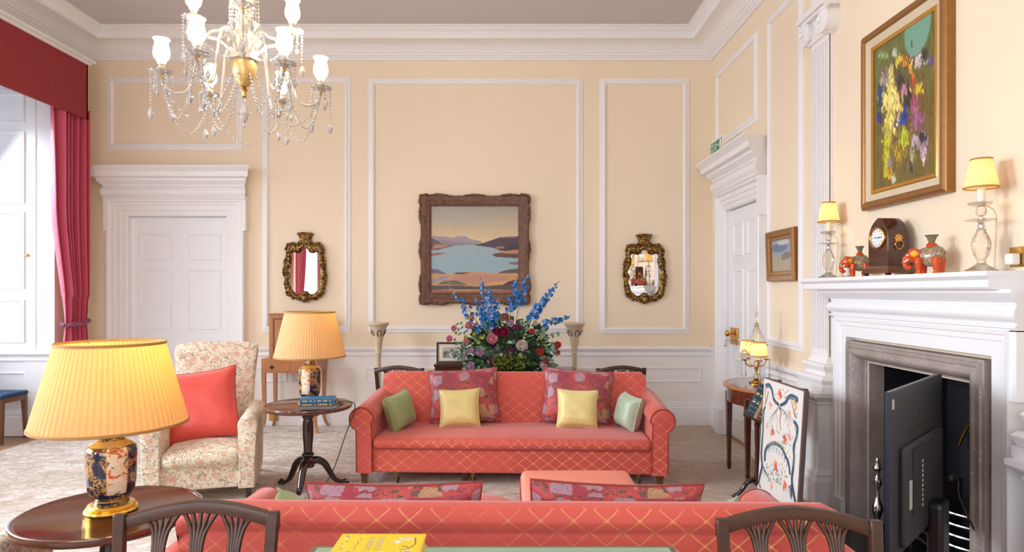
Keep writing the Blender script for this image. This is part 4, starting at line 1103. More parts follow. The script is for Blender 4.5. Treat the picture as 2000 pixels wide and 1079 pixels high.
def torchere(px, label, sc=1):
    p = P(px, 570, 6.92); t = thing('torchere', label, 'torchere', (p.x, 6.92, 0), 0, 'painted torcheres')
    m = MB(); m.lathe([(0, 0), (.13, 0), (.135, .02), (.12, .035), (.08, .05), (.045, .07), (.03, .10), (.026, .14), (.026, .84), (.028, .845)], n=28); part('column', m, 'torch', t)
    m = MB(); m.lathe([(.02, .84), (.038, .845), (.04, .855), (.03, .865), (.034, .90), (.043, .96), (.052, 1.02), (.066, 1.07), (.086, 1.12), (.105, 1.148), (.112, 1.155), (.112, 1.168), (.104, 1.175), (.09, 1.17), (.06, 1.12), (.0, 1.10)], n=36); b = part('bowl', m, 'torch', t)
    for a in range(5):
        th = -PI/2+.35+a*2*PI/5; m = MB(); pts = [Vector((.024*math.cos(q), 0, .034*math.sin(q))) for q in np.linspace(0, 2*PI, 20, endpoint=False)]
        R_ = Matrix.Rotation(th+PI/2, 4, 'Z') @ Matrix.Translation((0, -.066, 1.062)) @ Matrix.Rotation(rd(24), 4, 'X')
        m.tube([R_ @ q for q in pts], .004, n=6, closed=True); part('oval_motif', m, 'torchdark', b)
    return t
torchere(739, 'cream painted torchere standing left of the flowers by the far wall')
torchere(1122, 'cream painted torchere standing right of the flowers by the far wall')

# desk behind the far sofa (carries the flowers and the photograph)
t = thing('sofa_table', 'dark mahogany table behind the far sofa under the flowers', 'table', (-.05, 6.50, 0))
m = MB(); m.box(-.70, -.24, .70, .70, .24, .73); part('table_top', m, 'mahog', t, bevel=.004, smooth=0)
m = MB(); m.box(-.66, -.21, .60, .66, .21, .70); part('frieze', m, 'mahog', t, smooth=0)
for x in (-.62, .62):
    for y in (-.18, .18): l = MB(); l.taper((x, y, 0), (.014, .014), (x, y, .60), (.024, .024)); part('leg', l, 'mahog', t, smooth=0)
t = thing('document_box', 'small dark mahogany box under the framed photograph', 'box', (-.60, 6.42, .73))
m = MB(); m.box(-.13, -.10, 0, .13, .10, .045); part('body', m, 'mahog', t, smooth=0); m = MB(); m.box(-.14, -.11, .045, .14, .11, .068); part('lid', m, 'mahog', t, smooth=0, bevel=.003)
M['gfr0'] = plain('dull_gilt', S(190, 150, 84), .5)
t = thing('photo_frame', 'framed black and white photograph standing left of the flowers', 'picture frame', (-.595, 6.42, .80), rd(4)); t.rotation_euler = (rd(-8), 0, rd(4))
ff = lambda a, z, p: (a, -p, z)
m = MB(); m.ring(ff, -.112, .018, .112, .187, [(0, -.008), (0, .008), (.006, .012), (.014, .012), (.018, .004), (.018, -.008)]); part('frame', m, 'black', t, smooth=0)
m = MB(); m.box(-.115, -.001, .015, .115, .004, .19); part('mount', m, 'mat_board', t, smooth=0)
m = MB(); m.ring(ff, -.105, .025, .105, .18, [(0, 0), (0, .005), (-.002, .005), (-.002, 0)]); part('gilt_slip', m, 'gfr0', t, smooth=0)
cv = Canvas(70, 54, S(120, 118, 116)); cv.poly([(0, 0), (1, 0), (1, .35), (0, .45)], S(170, 168, 166))
cv.ell(.25, .62, .12, .22, S(60, 58, 58)); cv.ell(.25, .33, .06, .06, S(150, 146, 142)); cv.ell(.62, .6, .2, .26, S(196, 192, 188)); cv.ell(.58, .3, .07, .08, S(90, 86, 84)); cv.ell(.8, .7, .1, .2, S(50, 50, 52)); cv.line([(.3, .9), (.3, .5)], .02, S(220, 220, 216)); cv.noise(.25, 1)
cv.build('photograph', lambda u, v, p: (-.07+.14*u, -.0022, .155-.105*v), 'print', t)

# ---- flower arrangement
def petal(m, c, d, up, w, L, cup=.3, n=4, edge=.5):
    d = Vector(d).normalized(); s_ = d.cross(up)
    if s_.length < 1e-4: s_ = d.orthogonal()
    s_.normalize(); nrm = s_.cross(d)
    def fn(u, v):
        a = 2*u-1; ww = w*math.sin(PI*min(1, (.12+v*.86)))**.6
        return Vector(c)+d*(L*v)+s_*(a*ww)+nrm*(L*cup*(v*v)+w*edge*a*a)
    m.grid(fn, n, n)
def peony(parent, mats, c, r, label=None, seed=0, name='peony', axis=None):
    rn = random.Random(seed); c = Vector(c); ax = Vector(axis or (rn.uniform(-.3, .3), -1, rn.uniform(0, .45))).normalized()
    o1 = ax.orthogonal().normalized(); o2 = ax.cross(o1)
    m = MB()
    for layer, (k, tilt, sz) in enumerate(((7, 1.35, 1.0), (7, 1.05, .92), (7, .72, .8), (6, .42, .62), (5, .2, .45))):
        for i in range(k):
            a = 2*PI*(i+.5*layer)/k+rn.uniform(-.15, .15); rad = o1*math.cos(a)+o2*math.sin(a); tl = tilt+rn.uniform(-.12, .12)
            d = rad*math.sin(tl)+ax*math.cos(tl)
            petal(m, c-ax*r*.25+rad*r*.1, d, rad*math.cos(tl)-ax*math.sin(tl), r*.62*sz, r*.85*sz+r*.15, cup=-.42, n=5, edge=-.5)
    o = part(name, m, mats, parent, label, smooth=180, fix=False)
    return o
for nm, c in (('pk', (250, 172, 184)), ('palepink', (254, 230, 224)), ('lilac', (224, 188, 214)), ('crimson', (168, 40, 84)), ('magenta', (176, 60, 140)), ('coralp', (232, 96, 96)), ('dusty', (198, 134, 124)), ('lime', (150, 160, 30)), ('whitef', (232, 230, 200)), ('purple', (110, 48, 96)),
              ('delf', (44, 128, 200)), ('delf2', (138, 168, 214)), ('leafd', (34, 58, 34)), ('leafm', (78, 120, 58)), ('leafe', (118, 156, 130)), ('moss', (112, 120, 22)), ('stem', (70, 90, 44)), ('budy', (196, 186, 96))):
    M[nm] = plain('flower_'+nm, S(*c), 0.55, var=.22, vs=30)
fl = thing('flower_arrangement', 'large arrangement of blue delphiniums, pink peonies and foliage behind the far sofa', 'flowers', (-.03, 6.45, .73))
O = Vector(fl.location); q_ = lambda x, y, d: P(x, y, d)-O
cx6 = lambda X, Y: (840+X/4.903, 520+Y/4.903)
m = MB(); m.lathe([(0, 0), (.09, 0), (.11, .03), (.14, .09), (.13, .11), (.12, .11), (.1, .06), (0, .05)], n=28); part('bowl', m, 'torch', fl)
rn = random.Random(11)
spikes = [((205, 205), (440, 520), .5), ((480, 110), (585, 580), .8), ((560, 200), (620, 540), .9), ((830, 100), (770, 430), .8), ((948, 62), (850, 390), .9), ((1235, 145), (1010, 440), .9), ((1345, 478), (1090, 560), .5), ((430, 300), (560, 600), .8), ((1100, 330), (960, 520), .7), ((300, 400), (480, 640), .5), ((650, 300), (600, 620), .6)]
for k, (a, b, dens) in enumerate(spikes):
    d = 6.38+rn.uniform(-.08, .08); A, B = q_(*cx6(*a), d-.05), q_(*cx6(*b), d); base = q_(990, 730, 6.45)
    m = MB(); m.tube(crom([A, lerp(A, B, .5)+Vector((0, .01, 0)), B, lerp(B, base, .5), base], 4), .003, n=5); sp = part('delphinium_stem', m, 'stem', fl, smooth=180)
    for mi, mt in enumerate(('delf', 'delf2')):
        m = MB(); solo_n = 0; N = int(46*dens)
        for i in range(N):
            tt = .12+.88*i/N; c = lerp(A, B, tt); rr = lerp(.009, .024, min(1, tt*1.2)); off = Vector((rn.uniform(-1, 1), rn.uniform(-1, .6), rn.uniform(-.6, .6))).normalized()*rr*1.3
            c = c+off
            if (i % 3 == 1) != (mi == 1): continue
            ax = (off+Vector((0, -.02, 0))).normalized(); o1 = ax.orthogonal().normalized(); o2 = ax.cross(o1); ph = rn.uniform(0, 6)
            keep = m
            if i % 5 == 0 and solo_n < 5: m = MB(); solo_n += 1
            for j in range(5):
                an = ph+j*2*PI/5; rad = o1*math.cos(an)+o2*math.sin(an); petal(m, c, rad+ax*.35, ax, rr*.7, rr*1.25, cup=.1, n=3)
            if m is not keep: part('floret', m, mt, sp, smooth=180, fix=False); m = keep
        part('florets', m, mt, sp, smooth=180, fix=False)['kind'] = 'stuff'
    m = MB()
    for i in range(7): c = lerp(A, B, .015+.022*i)+Vector((rn.uniform(-.006, .006), rn.uniform(-.006, .006), 0)); m.ell(c, (.004+.0006*i,)*3, 6, 4)
    part('bud_tip', m, 'budy' if k in (0, 3, 5) else 'delf2', sp, smooth=180)['kind'] = 'stuff'
flw = [(590, 705, 58, 'pk'), (885, 768, 62, 'palepink'), (470, 835, 42, 'lilac'), (400, 810, 30, 'lilac'), (640, 628, 42, 'crimson'), (708, 634, 52, 'crimson'), (815, 590, 30, 'magenta'), (1055, 820, 38, 'coralp'), (975, 630, 32, 'coralp'), (720, 488, 42, 'dusty'), (770, 552, 36, 'lilac'), (1222, 758, 38, 'coralp'), (1227, 828, 22, 'coralp'),
       (190, 698, 36, 'pk'), (232, 598, 32, 'pk'), (368, 568, 42, 'pk'), (350, 720, 30, 'pk'), (748, 830, 28, 'magenta'), (790, 808, 18, 'magenta'), (570, 915, 32, 'magenta'), (385, 960, 42, 'lilac'), (1108, 915, 42, 'dusty'), (1080, 950, 36, 'palepink'), (862, 858, 26, 'whitef'), (612, 768, 34, 'purple'), (900, 690, 14, 'whitef'), (875, 582, 14, 'magenta'), (850, 545, 18, 'dusty'), (1010, 540, 24, 'whitef'), (400, 490, 24, 'pk'), (330, 860, 24, 'lilac')]
for k, (X, Y, r, mt) in enumerate(flw):
    edge = max(0, abs(X-700)-250)/450; d = 6.16+.2*edge
    peony(fl, mt, q_(*cx6(X, Y), d), r/4.903/F*d, seed=k, name='peony' if r > 34 else 'blossom')
for X, Y, r in ((370, 495, 26), (485, 680, 26), (460, 730, 26), (250, 640, 22), (340, 680, 22), (520, 790, 20), (420, 650, 22), (1060, 690, 24)):
    c = q_(*cx6(X, Y), 6.2); m = MB(); rr = r/4.903/F*6.2
    for j in range(9):
        a = j*2*PI/9; petal(m, c, Vector((math.cos(a), -.3, math.sin(a))), Vector((0, -1, 0)), rr*.25, rr, n=3)
    part('lime_flower', m, 'lime', fl, smooth=180, fix=False)
m = MB()
for k in range(260):
    X, Y = rn.uniform(600, 910), rn.uniform(850, 990)
    if (X < 680 or X > 830) and Y > 0 and rn.random() < .2: continue
    c = q_(*cx6(X, Y), 6.17+rn.uniform(-.03, .05)); m.ell(c, (rn.uniform(.006, .012),)*3, 7, 5)
part('moss_cluster', m, 'moss', fl, smooth=180)['kind'] = 'stuff'
ctr = q_(990, 690, 6.42)
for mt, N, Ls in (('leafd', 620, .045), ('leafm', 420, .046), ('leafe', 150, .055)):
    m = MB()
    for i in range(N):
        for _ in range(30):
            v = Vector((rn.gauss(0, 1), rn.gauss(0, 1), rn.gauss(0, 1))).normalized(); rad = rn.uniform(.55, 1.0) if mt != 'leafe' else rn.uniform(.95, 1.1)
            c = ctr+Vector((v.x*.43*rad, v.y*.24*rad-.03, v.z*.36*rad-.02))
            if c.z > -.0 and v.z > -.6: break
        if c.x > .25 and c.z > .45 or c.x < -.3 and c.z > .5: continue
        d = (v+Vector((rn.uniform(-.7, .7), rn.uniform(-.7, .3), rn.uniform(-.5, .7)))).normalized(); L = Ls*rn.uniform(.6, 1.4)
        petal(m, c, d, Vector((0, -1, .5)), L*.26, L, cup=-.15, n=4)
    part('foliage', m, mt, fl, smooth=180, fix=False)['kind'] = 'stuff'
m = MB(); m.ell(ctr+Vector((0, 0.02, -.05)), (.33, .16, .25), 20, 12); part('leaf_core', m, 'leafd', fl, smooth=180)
for a, b in (((190, 698), (400, 800)), ((235, 600), (400, 700)), ((1222, 758), (1080, 780)), ((1225, 830), (1120, 760)), ((1240, 640), (1080, 690)), ((270, 540), (400, 640)), ((180, 820), (330, 850)), ((250, 860), (350, 900))):
    A, B = q_(*cx6(*a), 6.36), q_(*cx6(*b), 6.3); m = MB(); m.tube([A, lerp(A, B, .5)+Vector((0, 0, .01)), B], .0018, n=5)
    for i in range(5):
        c = lerp(A, B, i/6+.05); s_ = 1 if i % 2 else -1; petal(m, c, Vector((s_*.4+.3*(A-B).normalized().x, -.3, .6*s_)), Vector((0, -1, 0)), .011, .04, cup=-.1)
    part('leafy_sprig', m, 'leafe', fl, smooth=180, fix=False)

# ---------------------------------------------------------------- pictures and mirrors
t = thing('lake_painting', 'landscape painting of a lake in a carved brown frame above the flowers', 'painting', (pxb(928), D, pzb(594)))
PX0, PX1, PZ0, PZ1 = pxb(843)-pxb(928), pxb(1012)-pxb(928), pzb(572)-pzb(594), pzb(404)-pzb(594)
fb = lambda a, z, p: (a, -p, z)
m = MB(); m.ring(fb, PX0, PZ0, PX1, PZ1, [(0, .01), (0, .03), (.012, .034), (.02, .045), (.06, .055), (.085, .07), (.105, .072), (.118, .05), (.122, .0)]); fr_ = part('frame', m, 'carved', t, smooth=30)
def carve(m, x0, z0, x1, z1, ex, n, amp, y=-.066):
    rn = random.Random(4)
    L = [(lerp(x0, x1, i/n), z0) for i in range(n)]+[(x1, lerp(z0, z1, i/n)) for i in range(n)]+[(lerp(x1, x0, i/n), z1) for i in range(n)]+[(x0, lerp(z1, z0, i/n)) for i in range(n)]
    return L
xa, xb_, za, zb_ = PX0-.112, PX1+.112, PZ0-.112, PZ1+.112
m = MB()
for side in range(4):
    for i in range(70):
        u = i/69*2-1; k = .010+.012*(.5+.5*math.cos(u*PI*3))+.010*(abs(u) > .86); out = .008*math.cos(u*PI*3)+(.012 if abs(u) > .86 else 0)
        if side == 0: c = (lerp(xa, xb_, (u+1)/2), za-out)
        elif side == 1: c = (lerp(xa, xb_, (u+1)/2), zb_+out)
        elif side == 2: c = (xa-out, lerp(za, zb_, (u+1)/2))
        else: c = (xb_+out, lerp(za, zb_, (u+1)/2))
        h = rn.uniform(.8, 1.25); m.ell((c[0], -.045, c[1]), (k*h, .028*h, k*h), 8, 6)
part('carved_ornament', m, 'carved', fr_, smooth=60)
cv = Canvas(172, 172, S(196, 184, 156)); X = cv.x; Y = cv.y
sky = np.clip(Y/.42, 0, 1)[..., None]; cv.a = np.array(S(152, 146, 134))*(1-sky)+np.array(S(216, 192, 150))*sky
blu = (np.exp(-((X-.3)/.35)**2-((Y-.12)/.1)**2)*.5)[..., None]; cv.a = cv.a*(1-blu)+np.array(S(160, 160, 156))*blu
c8 = lambda L: [((x-72)/913, (y-85)/900) for x, y in L]
cv.poly(c8([(72, 395), (180, 398), (300, 412), (350, 395), (440, 400), (480, 425), (600, 450), (600, 495), (72, 520)]), S(160, 142, 144))
cv.poly(c8([(72, 440), (200, 430), (330, 455), (560, 470), (560, 492), (72, 500)]), S(136, 128, 136))
cv.poly(c8([(72, 545), (330, 492), (530, 488), (740, 515), (770, 545), (985, 560), (985, 740), (700, 780), (72, 780)]), S(152, 170, 176))
cv.poly(c8([(72, 620), (985, 620), (985, 740), (700, 790), (72, 790)]), S(142, 172, 180), .6)
cv.poly(c8([(72, 412), (130, 440), (190, 475), (330, 490), (200, 525), (140, 540), (72, 540)]), S(98, 82, 84)); cv.poly(c8([(120, 480), (300, 488), (190, 515), (80, 528)]), S(176, 128, 90))
cv.poly(c8([(72, 570), (240, 566), (170, 590), (72, 604)]), S(142, 104, 94))
cv.poly(c8([(525, 490), (640, 460), (740, 425), (810, 402), (985, 400), (985, 560), (780, 545), (730, 518)]), S(70, 58, 72)); cv.poly(c8([(790, 408), (860, 400), (960, 402), (960, 412), (800, 418)]), S(160, 90, 84))
cv.poly(c8([(740, 505), (830, 500), (985, 470), (985, 530), (860, 548), (745, 530)]), S(60, 46, 52)); cv.poly(c8([(745, 508), (820, 500), (850, 520), (760, 530)]), S(170, 110, 80))
cv.poly(c8([(770, 562), (860, 550), (985, 535), (985, 590), (820, 590)]), S(190, 130, 86)); cv.poly(c8([(705, 592), (760, 570), (860, 575), (985, 575), (985, 625), (850, 618), (750, 612)]), S(88, 62, 58))
cv.poly(c8([(870, 670), (985, 660), (985, 692), (900, 688)]), S(128, 104, 104))
cv.poly(c8([(72, 735), (140, 740), (240, 785), (72, 790)]), S(96, 98, 110)); cv.poly(c8([(72, 780), (300, 790), (400, 768), (560, 765), (800, 780), (985, 785), (985, 985), (72, 985)]), S(196, 148, 100))
cv.poly(c8([(280, 788), (350, 768), (500, 770), (420, 790)]), S(96, 78, 66)); cv.poly(c8([(760, 778), (860, 745), (985, 730), (985, 784)]), S(92, 80, 72))
cv.poly(c8([(280, 830), (380, 795), (600, 790), (900, 810), (860, 860), (500, 895), (380, 870)]), S(184, 134, 112)); cv.poly(c8([(72, 850), (180, 815), (280, 812), (200, 850), (80, 880)]), S(140, 146, 158))
cv.poly(c8([(640, 880), (800, 865), (985, 840), (985, 900), (700, 905)]), S(206, 158, 92)); cv.poly(c8([(820, 900), (880, 865), (985, 835), (985, 905)]), S(74, 54, 56))
cv.poly(c8([(140, 895), (200, 860), (330, 850), (460, 900), (300, 900)]), S(110, 94, 74)); cv.poly(c8([(72, 905), (350, 905), (600, 920), (800, 900), (985, 905), (985, 950), (72, 950)]), S(84, 70, 66)); cv.poly(c8([(72, 945), (400, 965), (985, 945), (985, 985), (72, 985)]), S(150, 96, 78))
cv.line(c8([(262, 770), (268, 950)]), .004, S(170, 150, 120)); cv.noise(.018, 2)
cv.build('canvas', lambda u, v, p: (lerp(PX0-.002, PX1+.002, u), -.022, lerp(PZ1+.002, PZ0-.002, v)), 'oil', t)

def mirror(px, py, label):
    t = thing('wall_mirror', label, 'mirror', (pxb(px), D, pzb(py)), 0, 'gilt rococo mirrors'); u = 1/173.3
    # glass outline in photo pixels about the centre
    hf = [(0, -44), (5, -42), (8, -37), (14, -35), (21, -37), (25, -35), (26, -30), (24, -24), (26, -14), (30, -6), (31, 0), (28, 4), (27, 9), (29, 12), (30, 18), (27, 26), (26, 31), (21, 38), (14, 43), (8, 42), (4, 38), (0, 37)]
    out = [(x, y) for x, y in hf]+[(-x, y) for x, y in reversed(hf[1:-1])]
    pts = [(x*u*1.04, -y*u*1.02) for x, y in out]
    m = MB(); m.add([(a*1.05, -.016, z*1.05) for a, z in pts], [tuple(range(len(pts)))]); m.v.append((0, -.016, 0)); m.f = [(i, (i+1) % len(pts), len(pts)) for i in range(len(pts))]
    part('mirror_glass', m, 'mirror', t, smooth=0)
    m = MB(); P3 = crom([(a*1.02, -.02, z*1.02) for a, z in pts], 3, True); m.tube(P3, .005, n=6, closed=True)
    oh = [(0, -58), (10, -54), (18, -54), (26, -56), (33, -52), (36, -44), (35, -34), (38, -24), (40, -12), (41, 2), (40, 16), (39, 30), (36, 42), (28, 50), (18, 54), (8, 56), (0, 60)]
    oo = [(x*u, -y*u) for x, y in oh]+[(-x*u, -y*u) for x, y in reversed(oh[1:-1])]
    Q = crom([(a, 0, z) for a, z in oo], 5, True); I = crom([(a, 0, z) for a, z in pts], 8, True)
    N = 160; ang = lambda v: math.atan2(v[2], v[0])
    def at(Lp, th):
        best = min(Lp, key=lambda v: abs((ang(v)-th+PI) % (2*PI)-PI)); return best
    vs = []
    for i in range(N):
        th = -PI+2*PI*i/N; a, b = at(I, th), at(Q, th); rr = rn.uniform(.9, 1.1)
        for k, (f_, h) in enumerate(((0, .018), (.12, .03), (.4, .05), (.75, .045), (1, .02), (1, 0))):
            p = a.lerp(b, f_); vs.append((p.x, -h*(1 if k in (0, 5) else rr), p.z))
    m.add(vs, [(i*6+k, i*6+k+1, ((i+1) % N)*6+k+1, ((i+1) % N)*6+k) for i in range(N) for k in range(5)])
    fr2 = part('gilt_frame', m, 'oldgilt', t, smooth=60)
    m = MB(); r2 = random.Random(5)
    for i in range(0, len(Q), 1):
        p = Q[i]; k = r2.uniform(.006, .013); m.ell((p.x*r2.uniform(.96, 1.04), -r2.uniform(.02, .045), p.z*r2.uniform(.95, 1.02)), (k, k*1.2, k*r2.uniform(.8, 1.6)), 8, 6)
    for i in range(40):
        a = r2.uniform(-PI, PI); p = at(I, a).lerp(at(Q, a), r2.uniform(.5, .9)); k = r2.uniform(.006, .012); m.tube(crom([(p.x, -.04, p.z), (p.x+r2.uniform(-.02, .02), -.055, p.z+.02), (p.x+r2.uniform(-.02, .02), -.04, p.z+.035)], 3), k*.6, n=6)
    for k in range(5): a = lerp(-1.1, 1.1, k/4); m.ell((math.sin(a)*.028, -.05, -.275+math.cos(a)*.028), (.012, .016, .014), 8, 6)
    m.ell((0, -.045, -.30), (.03, .03, .045)); part('scroll_ornament', m, 'oldgilt', fr2, smooth=60)
    m = MB(); vs = []
    for z, hw, dp in ((.44, .092, .075), (.43, .098, .08), (.415, .082, .07), (.37, .066, .06), (.355, .066, .06), (.345, .09, .07), (.333, .09, .07), (.325, .072, .06), (.29, .064, .05), (.265, .05, .04)):
        vs += [(-hw, 0, z-.01), (-hw*.8, -dp*.8, z-.004), (0, -dp, z), (hw*.8, -dp*.8, z-.004), (hw, 0, z-.01)]
    m.add(vs, [(j*5+i, j*5+i+1, (j+1)*5+i+1, (j+1)*5+i) for j in range(9) for i in range(4)]+[(0, 1, 2, 3, 4), (49, 48, 47, 46, 45)])
    part('crown_bracket', m, 'oldgilt', t, smooth=30)
    return t
mirror(597, 531, 'small gilt rococo mirror left of the lake painting reflecting a red curtain')
mirror(1258, 534, 'small gilt rococo mirror right of the lake painting reflecting the mantelpiece')

# large abstract painting over the mantel
t = thing('abstract_painting', 'large abstract oil painting in a wide gilt frame over the mantelpiece', 'painting', (XR, 3.745, 2.01))
HWd, HZ = .405, 1.09
fa = lambda a, z, p: (-p, a, z)
b_ = .115
m = MB(); m.ring(fa, -HWd+b_, b_, HWd-b_, HZ-b_, [(0, .02), (0, .035), (.02, .04), (.026, .034)]); part('inner_slip', m, 'brass', t, smooth=20)
m = MB(); m.ring(fa, -HWd+b_, b_, HWd-b_, HZ-b_, [(.022, .0), (.022, .034), (.07, .048), (.07, .0)]); part('linen_band', m, 'torch', t, 'ribbed cream band', smooth=20)
M['gfr'] = plain('bronze_gilt', S(150, 104, 56), 0.4, 0.5, var=.2, vs=20)
m = MB(); m.ring(fa, -HWd+b_, b_, HWd-b_, HZ-b_, [(.068, 0), (.068, .052), (.078, .06), (.098, .06), (.105, .05), (.115, .046), (.115, 0)]); part('outer_frame', m, 'gfr', t, smooth=20)
cv = Canvas(180, 290, S(104, 104, 50)); rn = random.Random(21)
def uvp(x, y):
    u = (x-138)/357; top = 235-.715*(x-138); bot = 992-.235*(x-138); return (u, (y-top)/(bot-top))
g = np.clip((cv.y-.3)/.5, 0, 1)[..., None]; cv.a = cv.a*(1-g*.6)+np.array(S(112, 82, 30))*g*.6
def stroke(x, y, w, h, c, n, al=.9, vert=True):
    for _ in range(int(n*2.6)):
        px, py = x+rn.gauss(0, w*.45), y+rn.gauss(0, h*.4); u, v = uvp(px, py); br = rn.choice((.45, .7, .9, 1.1, 1.4)); cc = tuple(max(0, k*br*rn.uniform(.88, 1.12)) for k in S(*c))
        a, b = rn.uniform(.004, .016), rn.uniform(.015, .05)
        cv.ell(u, v, a if vert else b, b if vert else a, cc, al, rn.uniform(-.5, .5), .4)
for _ in range(520):
    u, v = rn.random(), rn.random(); cc = S(*rn.choice(((122, 84, 34), (96, 92, 44), (70, 60, 34), (130, 120, 60), (104, 70, 30)) if u > .55 or v > .5 else ((110, 116, 62), (84, 92, 52), (128, 130, 76))))
    cv.ell(u, v, rn.uniform(.006, .02), rn.uniform(.04, .12), cc, .35, rn.uniform(-.25, .25), .8)
cv.line([uvp(300, 330), uvp(300, 620)], .22, S(84, 60, 40), al=.45)
stroke(300, 450, 120, 230, (120, 90, 90), 70, .55); stroke(300, 560, 120, 260, (70, 60, 60), 50, .5); stroke(300, 700, 110, 200, (160, 130, 50), 50, .5)
stroke(420, 560, 60, 350, (116, 74, 34), 60, .5); stroke(180, 560, 50, 300, (88, 84, 50), 50, .5)
cv.ell(*uvp(400, 70), .20, .30, S(112, 158, 136), .95, .1, .08); cv.line([uvp(368, 160), uvp(370, 190)], .01, S(60, 70, 40))
stroke(200, 250, 40, 20, (150, 170, 120), 10, .6); stroke(272, 232, 14, 20, (170, 186, 160), 6)
stroke(215, 380, 50, 60, (150, 130, 130), 24); stroke(180, 470, 14, 60, (50, 60, 130), 12); stroke(172, 600, 16, 30, (70, 60, 130), 10); stroke(310, 380, 26, 70, (60, 50, 34), 20); stroke(345, 470, 22, 80, (56, 40, 30), 22)
stroke(300, 270, 20, 30, (206, 180, 50), 10); stroke(330, 270, 20, 40, (220, 130, 60), 9); stroke(360, 310, 16, 50, (212, 160, 40), 8); stroke(375, 370, 12, 40, (200, 90, 40), 8); stroke(410, 270, 30, 40, (200, 190, 186), 14); stroke(440, 230, 24, 34, (70, 60, 50), 10); stroke(468, 270, 14, 24, (100, 80, 130), 8)
stroke(395, 430, 30, 34, (214, 180, 50), 12); stroke(320, 440, 16, 44, (170, 110, 130), 10); stroke(385, 510, 22, 60, (160, 80, 100), 18); stroke(395, 600, 34, 60, (150, 90, 120), 22); stroke(305, 600, 30, 50, (50, 80, 160), 18); stroke(330, 560, 10, 60, (40, 60, 150), 8)
for a, b, wd, c in ((( 245, 330), (250, 560), .04, (196, 176, 84)), ((250, 470), (190, 540), .02, (190, 170, 84)), ((255, 470), (310, 540), .024, (200, 176, 90)), ((245, 560), (225, 720), .07, (190, 172, 70)), ((225, 700), (215, 900), .045, (196, 190, 40))): cv.line([uvp(*a), uvp(*b)], wd, S(*c), al=.9)
stroke(245, 530, 44, 160, (224, 204, 104), 90); stroke(250, 500, 60, 50, (226, 204, 120), 40); stroke(250, 400, 18, 90, (226, 206, 110), 30); stroke(215, 800, 18, 120, (190, 186, 30), 30); stroke(325, 700, 24, 60, (190, 196, 40), 26); stroke(290, 790, 34, 50, (170, 140, 30), 22); stroke(240, 900, 12, 60, (206, 150, 30), 12)
stroke(385, 720, 24, 40, (176, 150, 156), 14); stroke(430, 740, 20, 60, (150, 120, 130), 14); stroke(425, 700, 20, 24, (40, 40, 60), 10); stroke(435, 800, 10, 50, (200, 180, 190), 8); stroke(370, 810, 12, 50, (170, 180, 140), 10); stroke(365, 870, 8, 40, (60, 56, 76), 8); stroke(262, 930, 10, 30, (190, 190, 160), 8); stroke(240, 840, 10, 40, (150, 130, 150), 8)
cv.noise(.04, 1)
cv.build('canvas', lambda u, v, p: (-.028-p, lerp(HWd-b_, -HWd+b_, u), lerp(HZ-b_, b_, v)), 'oil', t, relief=.008)

# small painting beside the door
t = thing('small_painting', 'small pale landscape in a stepped bronze frame between door and pilaster', 'painting', (XR, 5.42, 1.585)); t.rotation_euler = (0, rd(-1.5), 0)
m = MB(); m.ring(fa, -.19, .085, .19, .345, [(0, .015), (0, .03), (.012, .034), (.03, .034), (.034, .045), (.05, .05), (.075, .05), (.083, .035), (.083, .0)]); part('frame', m, 'gfr', t, smooth=20)
cv = Canvas(70, 50, S(150, 160, 170)); cv.ell(.4, .25, .4, .1, S(104, 120, 140)); cv.ell(.6, .1, .3, .06, S(190, 190, 186)); cv.poly([(0, .5), (1, .45), (1, 1), (0, 1)], S(172, 160, 140)); cv.poly([(.5, .5), (.75, .4), (1, .45), (1, .6), (.5, .65)], S(120, 116, 112)); 
for x in (.2, .35, .6, .7): cv.line([(x, .5), (x, .8)], .006, S(90, 80, 70))
cv.noise(.02, 2); cv.build('canvas', lambda u, v, p: (-.024, lerp(.19, -.19, u), lerp(.345, .085, v)), 'oil', t)
